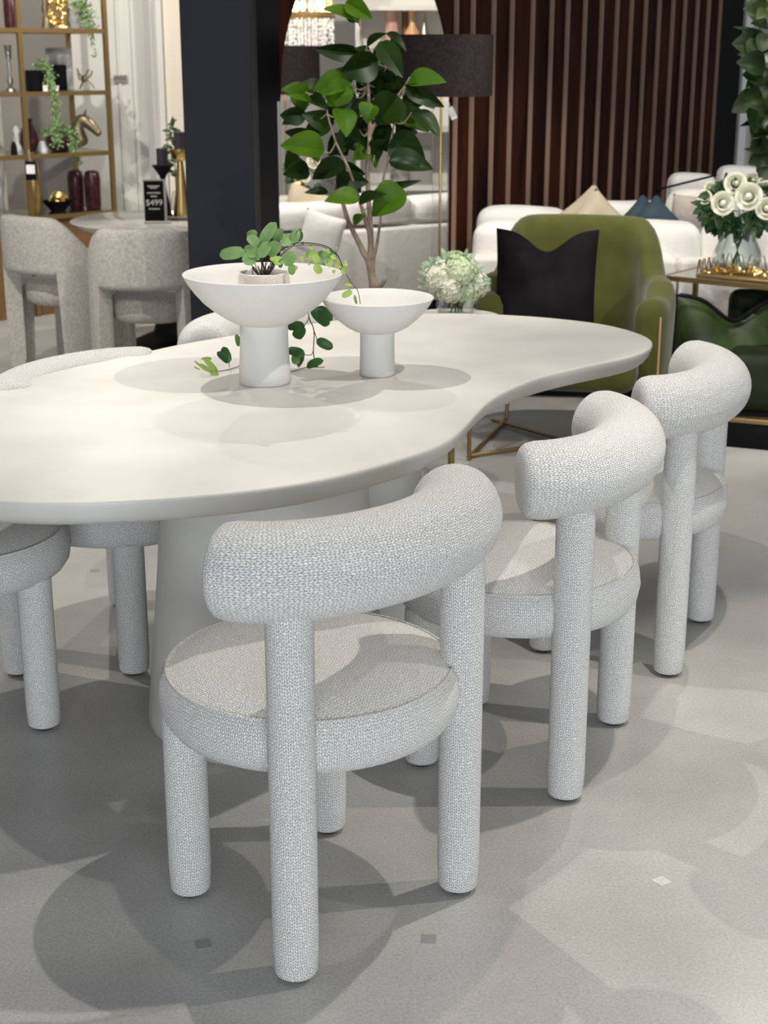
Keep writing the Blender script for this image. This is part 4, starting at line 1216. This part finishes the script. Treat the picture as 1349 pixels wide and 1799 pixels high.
# white flower arrangement at the left inside the arch
fp = at(524, 345, 9.7)
ft = thing('pedestal_stand', 'slim white stand under the gold vase seen through the arch', 'stand', (fp.x, 9.7, 0))
mb = MB(); mb.box((-.12, -.12, 0), (.12, .12, fp.z - .001), .004); obj('column', mb, M_white, ft, smooth=False)
mb = MB(); mb.lathe([(0, 0), (.03, 0), (.055, .04), (.04, .09), (.03, .1), (0, .095)], 24); o = obj('vase', mb, M_gold, loc=(fp.x, 9.7, fp.z)); tag(o, 'small gold vase of white blooms seen through the arch at left', 'vase')
fl = thing('flower_arrangement', 'white blooms in the gold vase seen through the arch', 'flowers', (fp.x, 9.7, fp.z + .09))
for dx, dz, r in ((-.02, .09, .055), (.10, .13, .05), (.05, .03, .035)):
    mb = MB(); rose(mb, (dx, -.03, dz), r, (0, -1, .3)); obj('bloom', mb, M_rose, fl)
mb = MB()
for k in range(40):
    a = random.uniform(0, 2 * PI); c = Vector((.06 + .1 * math.cos(a), 0, .07 + .09 * math.sin(a))); mb.leaf(c, c + Vector((math.cos(a), -.2, math.sin(a))) * .06, .035, (0, -1, .4))
mb.tube([(0, 0, 0), (0, 0, .09)], .01, 6)
obj('foliage', mb, M_rleaf, fl)

# chandelier
cx = at(540, 40, 10.2); zr = at(540, 30, 10.2).z
ch = thing('chandelier', 'glowing tiered crystal chandelier seen through the top of the arched opening', 'chandelier', (cx.x, 10.2, zr))
def strands(mb, R, z0, z1_, n, s):
    for k in range(n):
        a = 2 * PI * k / n; m_ = max(1, int((z0 - z1_) / (s * 2.2)))
        for q in range(m_):
            z = z0 - (q + .5) * (z0 - z1_) / m_
            c = Vector((R * math.cos(a), R * math.sin(a), z + random.uniform(-1, 1) * s)); h = s * random.uniform(.45, 1.15)
            V = [c + Vector((0, 0, h)), c + Vector((h * .6, 0, 0)), c + Vector((0, h * .6, 0)), c + Vector((-h * .6, 0, 0)), c + Vector((0, -h * .6, 0)), c + Vector((0, 0, -h))]
            mb.add([tuple(x) for x in V], [[0, 1, 2], [0, 2, 3], [0, 3, 4], [0, 4, 1], [5, 2, 1], [5, 3, 2], [5, 4, 3], [5, 1, 4]], [[(0, 0)] * 3] * 8)
mb = MB(); strands(mb, .17, -.01, -.17, 44, .011); strands(mb, .12, -.01, -.19, 30, .011); strands(mb, .06, -.01, -.21, 14, .012); o = obj('crystal_fringe', mb, M_crystal, ch, smooth=False); o['kind'] = 'stuff'
mb = MB(); strands(mb, .16, .25, .02, 54, .009); o = obj('bead_curtain', mb, M_amber, ch, smooth=False); o['kind'] = 'stuff'
for z in (0.0, .02):
    mb = MB(); mb.tube([(.178 * math.cos(2 * PI * k / 40), .178 * math.sin(2 * PI * k / 40), z) for k in range(41)], .006, 6, cap=None); obj('ring', mb, M_darkgold, ch)
for k in range(6):
    a = 2 * PI * k / 6 + .3; mb = MB(); mb.ball((.10 * math.cos(a), .1 * math.sin(a), .07), .018, 10, (1, 1, 2)); obj('bulb', mb, M_bulb, ch)
mb = MB(); mb.tube([(0, 0, .0), (0, 0, 1.3)], .006, 8); mb.lathe([(.03, .26), (.15, .255), (.16, .26), (.15, .27), (.03, .27)], 32); obj('rod', mb, M_darkgold, ch)

# ------------------------------------------------------------------ gold shelving at left
FLp, FRp, BRp = at(43, 200, 9.1), at(192, 200, 9.5), at(141, 200, 9.85)
FL = Vector((FLp.x, 9.1, 0)); FR = Vector((FRp.x, 9.5, 0)); BR = Vector((BRp.x, 9.85, 0)); BL = FL + (BR - FR)
u_ = (FR - FL); su = u_.length; v_ = (BR - FR); sv = v_.length; ea = math.atan2(u_.y, u_.x)
et = thing('display_shelving', 'gold framed open shelving with oak base against the white wall', 'shelving', FL, rotz=ea)
eM = Matrix.Translation(FL) @ Matrix.Rotation(ea, 4, 'Z')
zs = [at(115, y, 9.3).z for y in (50, 160, 268, 374)]
for x, y in ((0, 0), (su, 0), (0, sv), (su, sv), (-.62, 0), (-.62, sv)):
    mb = MB(); mb.box((x - .013, y - .013, 0), (x + .013, y + .013, 2.3)); obj('post', mb, M_darkgold, et, smooth=False)
for z in zs:
    mb = MB()
    for a, b in (((.013, -.012), (su - .013, .012)), ((-.607, -.012), (-.013, .012)), ((-.607, sv - .012), (-.013, sv + .012)), ((-.632, .013), (-.608, sv - .013)), ((.013, sv - .012), (su - .013, sv + .012)), ((-.012, .013), (.012, sv - .013)), ((su - .012, .013), (su + .012, sv - .013))):
        mb.box((a[0], a[1], z - .026), (b[0], b[1], z))
    sh = obj('shelf_frame', mb, M_darkgold, et, smooth=False)
    mb = MB(); mb.box((.012, .012, z - .008), (su - .012, sv - .012, z)); mb.box((-.608, .012, z - .008), (-.012, sv - .012, z)); gl = obj('glass_shelf', mb, M_glass, sh, smooth=False); gl['label'] = 'clear glass shelf'
mb = MB(); mb.box((-.605, .014, 0), (su - .014, sv - .014, zs[3] - .03), .004); o = obj('base_cabinet', mb, M_wood, et, smooth=False); o['label'] = 'oak base cabinet'
# hanging tag
tp_ = at(54, 300, 9.03)
t = thing('hanging_tag', 'black swing tag with a white panel hanging from the gold shelving', 'tag', tp_)
mb = MB(); mb.box((-.032, -.002, -.055), (.032, .002, .055), .002); obj('card', mb, M_black, t)
mb = MB(); mb.box((-.026, -.0035, -.018), (.026, -.0022, .035)); o = obj('label_panel', mb, M_tag, t); o['label'] = 'white panel'
mb = MB(); mb.tube([(0, 0, .05), (-.01, .02, .12)], .0015, 5); obj('string', mb, M_txt, t)


def on_shelf(px, k, w=.5):
    """point on shelf k whose sight line is at picture column px, w = fraction of shelf depth"""
    r = ray(px, (50, 160, 268, 374)[k]); r = Vector((r.x, r.y, 0))
    o = eM @ Vector((0, w * sv, 0)); d = u_.normalized()
    kk = d.x * r.y - d.y * r.x
    s = (r.x * o.y - r.y * o.x) / kk
    q = Vector((o.x, o.y, 0)) + d * s
    return Vector((q.x, q.y, zs[k] + .0006))


SC = 9.2 / FPX   # metres per pixel at the shelving


def lobj(name, label, cat, m, px, k, prof, w=.5, n=28, grp=None, parts=None):
    p = on_shelf(px, k, w)
    mb = MB(); mb.lathe([(0, 0)] + prof + [(prof[-1][0] * .85, prof[-1][1] - .004), (prof[-1][0] * .7, prof[-1][1] * .7), (0, prof[-1][1] * .7)], n)
    o = obj(name, mb, m, loc=p); return tag(o, label, cat, grp)


def trail(mb, pts, r, n, s):
    pts = crom(pts, 10, False)
    for k in range(n):
        p = random.choice(pts); q = p + Vector((random.gauss(0, r), random.gauss(0, r), random.gauss(0, r)))
        d = Vector((random.uniform(-1, 1), random.uniform(-1, 1), random.uniform(-1, .6))).normalized() * s
        mb.leaf(q, q + d, s * .6, (random.uniform(-1, 1), -1, random.uniform(-.5, 1)), n=3)


# top shelf
lobj('vase', 'burgundy mottled vase on the top shelf at left', 'vase', M_burg, 20, 0, [(.035, 0), (.04, .02), (.04, .16), (.03, .18)], .6)
p = on_shelf(97, 0, .4)
t = thing('figure_sculpture', 'gold lumpy sculpture on the top shelf beside the grey pot', 'sculpture', p)
mb = MB()
for k in range(34):
    mb.ball((random.uniform(-.07, .07), random.uniform(-.02, .02), random.uniform(.02, .17)), random.uniform(.016, .03), 8)
mb.box((-.08, -.03, 0), (.08, .03, .02), .003)
obj('casting', mb, M_goldshine, t)
lobj('ornament', 'brown bronze figurine at the left of the gold sculpture on the top shelf', 'ornament', M_bronze, 81, 0, [(.025, 0), (.022, .05), (.012, .08), (.022, .11), (.014, .15), (.02, .17), (.006, .2)], .3)
p = on_shelf(131, 0, .45)
t = thing('trailing_plant', 'trailing green succulent in a grey pot at the right of the top shelf', 'plant', p)
mb = MB(); mb.lathe([(0, 0), (.045, 0), (.05, .01), (.05, .12), (.045, .12), (0, .11)], 24); obj('pot', mb, M_greypl, t)
mb = MB(); trail(mb, [Vector((0, 0, .13)), Vector((.06, -.02, .14)), Vector((.09, -.04, .06)), Vector((.11, -.05, -.01))], .022, 330, .022); trail(mb, [Vector((.10, -.06, .02)), Vector((.12, -.07, -.06)), Vector((.125, -.07, -.16))], .005, 60, .016); obj('foliage', mb, M_pearl, t)
# second shelf
lobj('candlestick', 'antique silver candlestick at the left of the second shelf', 'candlestick', M_silver, 19, 1, [(.035, 0), (.03, .012), (.012, .03), (.02, .06), (.01, .09), (.014, .15), (.009, .18), (.022, .22), (.016, .24), (.026, .265)], .6)
p = on_shelf(64, 1, .35)
mb = MB(); mb.lathe([(0, 0), (.06, 0), (.07, .01), (.075, .12), (.07, .12), (.065, .02), (0, .018)], 6); o = obj('planter', mb, M_black, loc=p, smooth=False); tag(o, 'black faceted planter on the second shelf', 'planter')
p = on_shelf(107, 1, .7)
t = thing('picture_frame', 'black and silver marbled picture frame on the second shelf', 'picture', p)
mb = MB(); mb.box((-.08, -.01, 0), (.08, .01, .25), .003); obj('frame', mb, M_photo, t)
mb = MB(); mb.box((-.04, -.014, .0), (.045, -.011, .15)); obj('picture', mb, M_black, t, smooth=False)
p = on_shelf(149, 1, .5)
t = thing('knot_sculpture', 'brass looped wire sculpture at the right of the second shelf', 'sculpture', p)
mb = MB()
mb.tube([(.0, 0, .07), (.03, 0, .12), (.055, 0, .11), (.04, 0, .08), (0, 0, .065), (-.03, 0, .10), (-.04, 0, .13), (-.03, 0, .06), (.01, 0, .06), (.05, 0, .03), (.06, 0, .006)], .005, 8)
mb.tube([(0, 0, .065), (-.03, 0, .006)], .006, 8); mb.ball((.0, 0, .065), .022)
obj('loop', mb, M_bronze, t)
p = on_shelf(97, 1, .15)
t = thing('trailing_plant', 'long hanging green trail spilling from the planter on the second shelf', 'plant', p)
mb = MB(); mb.lathe([(0, 0), (.02, 0), (.025, .03), (0, .03)], 16); obj('pot', mb, M_tag, t)
mb = MB(); trail(mb, [Vector((-.09, .0, .15)), Vector((-.04, -.02, .14)), Vector((-.02, -.04, .06)), Vector((0.01, -.09, -.0)), Vector((.012, -.09, -.12)), Vector((.01, -.09, -.22)), Vector((.015, -.09, -.30))], .014, 520, .02); obj('foliage', mb, M_pearl, t)
mb = MB(); q = on_shelf(80, 1, .05); mb.box((-.014, -.001, 0), (.014, .001, .034)); o = obj('price_card', mb, M_tag, loc=q); tag(o, 'small white price card on the second shelf', 'card')
# third shelf
p = on_shelf(52, 2, .4)
mb = MB(); mb.lathe([(0, 0), (.035, 0), (.062, .06), (.05, .12), (.025, .18), (.03, .2), (.02, .2), (0, .15)], 8); o = obj('vase', mb, M_burg, loc=p, smooth=False); tag(o, 'dark red faceted pointed vase on the third shelf', 'vase')
lobj('ornament', 'white rounded ornament left of the red vase on the third shelf', 'ornament', M_tag, 31, 2, [(.02, 0), (.028, .03), (.02, .06), (.012, .1), (.022, .12), (.012, .15)], .8)
lobj('ornament', 'white rounded dome ornament right of the red vase on the third shelf', 'ornament', M_tag, 76, 2, [(.03, 0), (.03, .03), (.015, .06)], .5)
lobj('ornament', 'small black rounded ornament at the left of the third shelf', 'ornament', M_black, 25, 2, [(.02, 0), (.018, .04), (.01, .07)], .3)
p = on_shelf(106, 2, .4)
t = thing('potted_succulent', 'ribbed red brown bowl with spilling green succulent on the third shelf', 'plant', p)
mb = MB(); mb.lathe([(0, 0), (.05, 0), (.085, .03), (.09, .06), (.085, .09), (.078, .09), (.07, .07), (0, .07)], 36); obj('bowl', mb, M_burg, t)
mb = MB(); trail(mb, [Vector((-.08, 0, .11)), Vector((0, 0, .12)), Vector((.07, -.03, .11)), Vector((.10, -.06, .03)), Vector((.11, -.08, -.03))], .02, 420, .022); obj('foliage', mb, M_pearl, t)
p = on_shelf(152, 2, .5)
t = thing('horse_bust', 'bronze horse head bust at the right of the third shelf', 'sculpture', p)
def hpnt(x, y, dy=0): return Vector(((x - 152) * SC, dy, (268 - y) * SC))
skin('bust', [hpnt(144, 266), hpnt(138, 245), hpnt(136, 228), hpnt(146, 216), hpnt(158, 221), hpnt(168, 232), hpnt(175, 240), hpnt(180, 243)],
     [(0, 1), (1, 2), (2, 3), (3, 4), (4, 5), (5, 6), (6, 7)], [(.04, .07), (.038, .06), (.036, .055), (.036, .05), (.038, .046), (.028, .032), (.024, .026), (.022, .02)], M_bronze, t, sub=2)
mb = MB()
for sy in (-1, 1):
    mb.tube([hpnt(151, 213, sy * .014), hpnt(155, 200, sy * .018)], [.009, .002], 8)
obj('ear', mb, M_bronze, t)
mb = MB(); mb.tube([hpnt(150, 212), hpnt(135, 214), hpnt(128, 228), hpnt(127, 250)], [.008, .012, .012, .006], 8); obj('mane', mb, M_bronze, t)
# bottom shelf
lobj('vase', 'tall slim gold vase on the lowest shelf behind the swing tag', 'vase', M_gold, 61, 3, [(.03, 0), (.045, .03), (.048, .2), (.04, .29), (.02, .35), (.024, .37)], .25)
p = on_shelf(102, 3, .4)
t = thing('boat_bowl', 'black flared bowl holding gold branch ornament on the lowest shelf', 'bowl', p)
mb = MB(); mb.lathe([(0, 0), (.045, 0), (.095, .06), (.10, .065), (.09, .06), (.04, .02), (0, .018)], 32, sx=1, sy=.7); obj('bowl', mb, M_black, t)
o = thing('coral_ornament', 'pale gold twisted ornament lying in the black bowl on the lowest shelf', 'ornament', p + Vector((0, 0, .03)))
mb = MB()
for k in range(7):
    a = k * .9; mb.tube(crom([(-.05 + .012 * k, .02 * math.sin(a), .02), (-.03 + .012 * k, .01, .075 + .01 * math.sin(a)), (0 + .01 * k, -.02 * math.cos(a), .06), (.03 + .004 * k, 0, .02)], 4, False), .009, 8)
obj('twisted_body', mb, M_goldshine, o)
lobj('vase', 'burgundy dimpled cylinder vase on the lowest shelf, left of the pair', 'vase', M_burg, 136, 3, [(.042, 0), (.05, .01), (.052, .19), (.045, .225), (.03, .235)], .6, grp='burgundy dimpled vases')
lobj('vase', 'burgundy dimpled cylinder vase on the lowest shelf, right of the pair', 'vase', M_burg, 165, 3, [(.042, 0), (.05, .01), (.052, .19), (.045, .225), (.03, .235)], .35, grp='burgundy dimpled vases')

# ------------------------------------------------------------------ marble dining table at left with barrel chairs
tq = at(290, 390, 8.0); TZ = tq.z
mt = thing('marble_table', 'round grey marble dining table with black base at left', 'table', (at(300, 390, 8.0).x, 8.15, 0))
mb = MB(); mb.lathe([(0, TZ - .04), (.52, TZ - .04), (.555, TZ - .02), (.56, TZ - .004), (.555, TZ), (0, TZ)], 72); obj('table_top', mb, M_marble, mt)
mb = MB(); mb.lathe([(0, 0), (.28, 0), (.28, .02), (.14, .08), (.09, .3), (.12, TZ - .05), (.2, TZ - .041), (0, TZ - .041)], 40); obj('base', mb, M_black, mt)
mloc = Vector(mt.location)


def barrel(label, loc, rz):
    t = thing('barrel_chair', label, 'chair', loc, rotz=rz, group='beige boucle barrel chairs')
    path, top, bot = [], [], []
    n = 60
    for i in range(n + 1):
        a = math.radians(-30 + 240 * i / n)       # 90 deg = back
        c_, s_ = math.cos(a), math.sin(a)
        x = .24 * math.copysign(abs(c_) ** .75, c_); y = .235 * math.copysign(abs(s_) ** .75, s_)
        path.append((x, y, 0))
        k = max(0, min(1, (s_ + .2) / 1.1)); k = k * k * (3 - 2 * k)
        top.append(.59 + .205 * k)
        ad = math.degrees(a)
        leg = 8 < ad < 50 or 130 < ad < 172
        bot.append(0.0 if leg else .515)
    mb = MB(); shell(mb, path, top, bot, .085, ex=.22)
    obj('shell', mb, M_boucle, t)
    mb = MB(); mb.lathe([(0, .35), (.17, .35), (.195, .37), (.20, .42), (.19, .46), (.15, .475), (0, .48)], 40); obj('seat', mb, M_boucle, t)
    for sx in (-1, 1):
        mb = MB(); mb.box((sx * .16 - .04, -.16, 0), (sx * .16 + .04, -.08, .352), .015, 3); obj('front_leg', mb, M_boucle, t)
    return t


b1 = barrel('beige boucle barrel chair at far left, beside the gold shelving', (at(112, 450, 7.35).x, 7.35, 0), math.radians(150))
b1.location = (at(110, 420, 7.5).x, 7.5, 0); b1.rotation_euler = (0, 0, math.radians(143))
dup(b1, (at(262, 430, 7.0).x, 7.0, 0), math.radians(176), 'beige boucle barrel chair right of the other one, partly behind the charcoal pillar')

# price sign, candle holders and tray on the marble table
sg = at(272, 386, 7.95)
t = thing('price_sign', 'black price sign in a clear stand on the marble table', 'sign', (sg.x, 7.95, TZ + .0005), rotz=.05)
hh = at(272, 318, 7.95).z - TZ
mb = MB(); mb.box((-.052, .0, .01), (.052, .004, hh), .001); c_ = obj('sign_card', mb, mat('black_card', (.006, .005, .005), .7, spec=.1), t, smooth=False)
mb = MB(); mb.box((-.056, -.03, 0), (.085, .03, .008), .002); mb.box((.0525, 0, .008), (.066, .005, hh), .001); mb.box((-.056, -.001, hh), (.066, .005, hh + .008)); obj('stand', mb, M_greypl, t)


def text_mesh(name, body, size, m, parent, loc):
    cu = bpy.data.curves.new(name, 'FONT'); cu.body = body; cu.size = size; cu.align_x = 'CENTER'; cu.extrude = .0004
    tmp = bpy.data.objects.new(name + '_tmp', cu); C.objects.link(tmp)
    dg = bpy.context.evaluated_depsgraph_get(); me = bpy.data.meshes.new_from_object(tmp.evaluated_get(dg))
    bpy.data.objects.remove(tmp); me.materials.append(m)
    o = bpy.data.objects.new(name, me); C.objects.link(o); o.parent = parent; o.location = loc; o.rotation_euler = (PI / 2, 0, 0)
    return o


text_mesh('price_lettering', '$499', .044, M_txt, t, (0, -.001, hh * .42))
mb = MB()
for zf, w in ((.86, .03), (.82, .018), (.70, .034), (.62, .016), (.32, .028)):
    x = -w
    while x < w:
        l = random.uniform(.004, .009); mb.box((x, -.0012, hh * zf), (min(x + l, w), -.0002, hh * zf + .007)); x += l + .0025
obj('small_lettering', mb, M_txt, t, smooth=False)

ty = thing('tray', 'silver edged flat tray under the candle holders on the marble table', 'tray', (at(322, 380, 8.2).x, 8.22, TZ + .0005))
mb = MB(); mb.lathe([(0, 0), (.15, 0), (.165, .02), (.16, .022), (.148, .006), (0, .006)], 40); obj('tray_base', mb, M_silver, ty)
TT = TZ + .007
t = thing('candle_holder', 'black flared candle holder on the marble table beside the price sign', 'candle holder', (at(289, 380, 8.2).x, 8.2, TT))
H_ = at(289, 290, 8.2).z - TT
mb = MB(); mb.lathe([(0, 0), (.045, 0), (.043, .01), (.022, H_ * .45), (.012, H_ * .72), (.02, H_ * .80), (.058, H_), (.052, H_), (0, H_ * .9)], 32); obj('holder', mb, M_black, t)
cd_ = tag(obj('candle', MB().lathe([(0, 0), (.03, 0), (.03, .105), (.026, .108), (0, .106)], 28), mat('charcoal_wax', (.02, .017, .019), .6), loc=Vector(t.location) + Vector((0, 0, H_ * .93))), 'dark pillar candle standing in the black candle holder', 'candle', 'dark pillar candles')
t = thing('candle_holder', 'brass candle holder with a bowl top on the marble table next to the pillar', 'candle holder', (at(320, 380, 8.25).x, 8.25, TT))
H2 = at(320, 262, 8.25).z - TT
mb = MB(); mb.lathe([(0, 0), (.052, 0), (.05, .01), (.033, H2 * .35), (.018, H2 * .78), (.018, H2 * .82), (.04, H2 * .86), (.055, H2 * .97), (.055, H2), (.05, H2), (0, H2 * .9)], 32); obj('holder', mb, M_gold, t)
o = obj('candle', MB().lathe([(0, 0), (.03, 0), (.03, .12), (.026, .123), (0, .121)], 28), mat('charcoal_wax_b', (.028, .022, .028), .6), loc=Vector(t.location) + Vector((0, 0, H2 * .91))); tag(o, 'dark pillar candle standing in the brass candle holder', 'candle', 'dark pillar candles')
t = thing('greenery', 'dark leafy sprig behind the candles next to the charcoal pillar', 'plant', (at(312, 380, 8.5).x, 8.48, TZ + .0005))
mb = MB(); mb.lathe([(0, 0), (.03, 0), (.035, .06), (.02, .12), (0, .11)], 20); obj('vase', mb, M_glass, t)
mb = MB()
mb.tube([(0, 0, .02), (.0, 0, .3), (.02, 0, .45)], .003, 6)
for k in range(46):
    z = random.uniform(.2, .5); c = Vector((.0 + random.uniform(-.03, .03), 0, z)); mb.leaf(c, c + Vector((random.uniform(-.06, .04), random.uniform(-.02, .02), random.uniform(-.01, .05))), .022, (0, -1, .4))
obj('foliage', mb, M_rleaf, t)
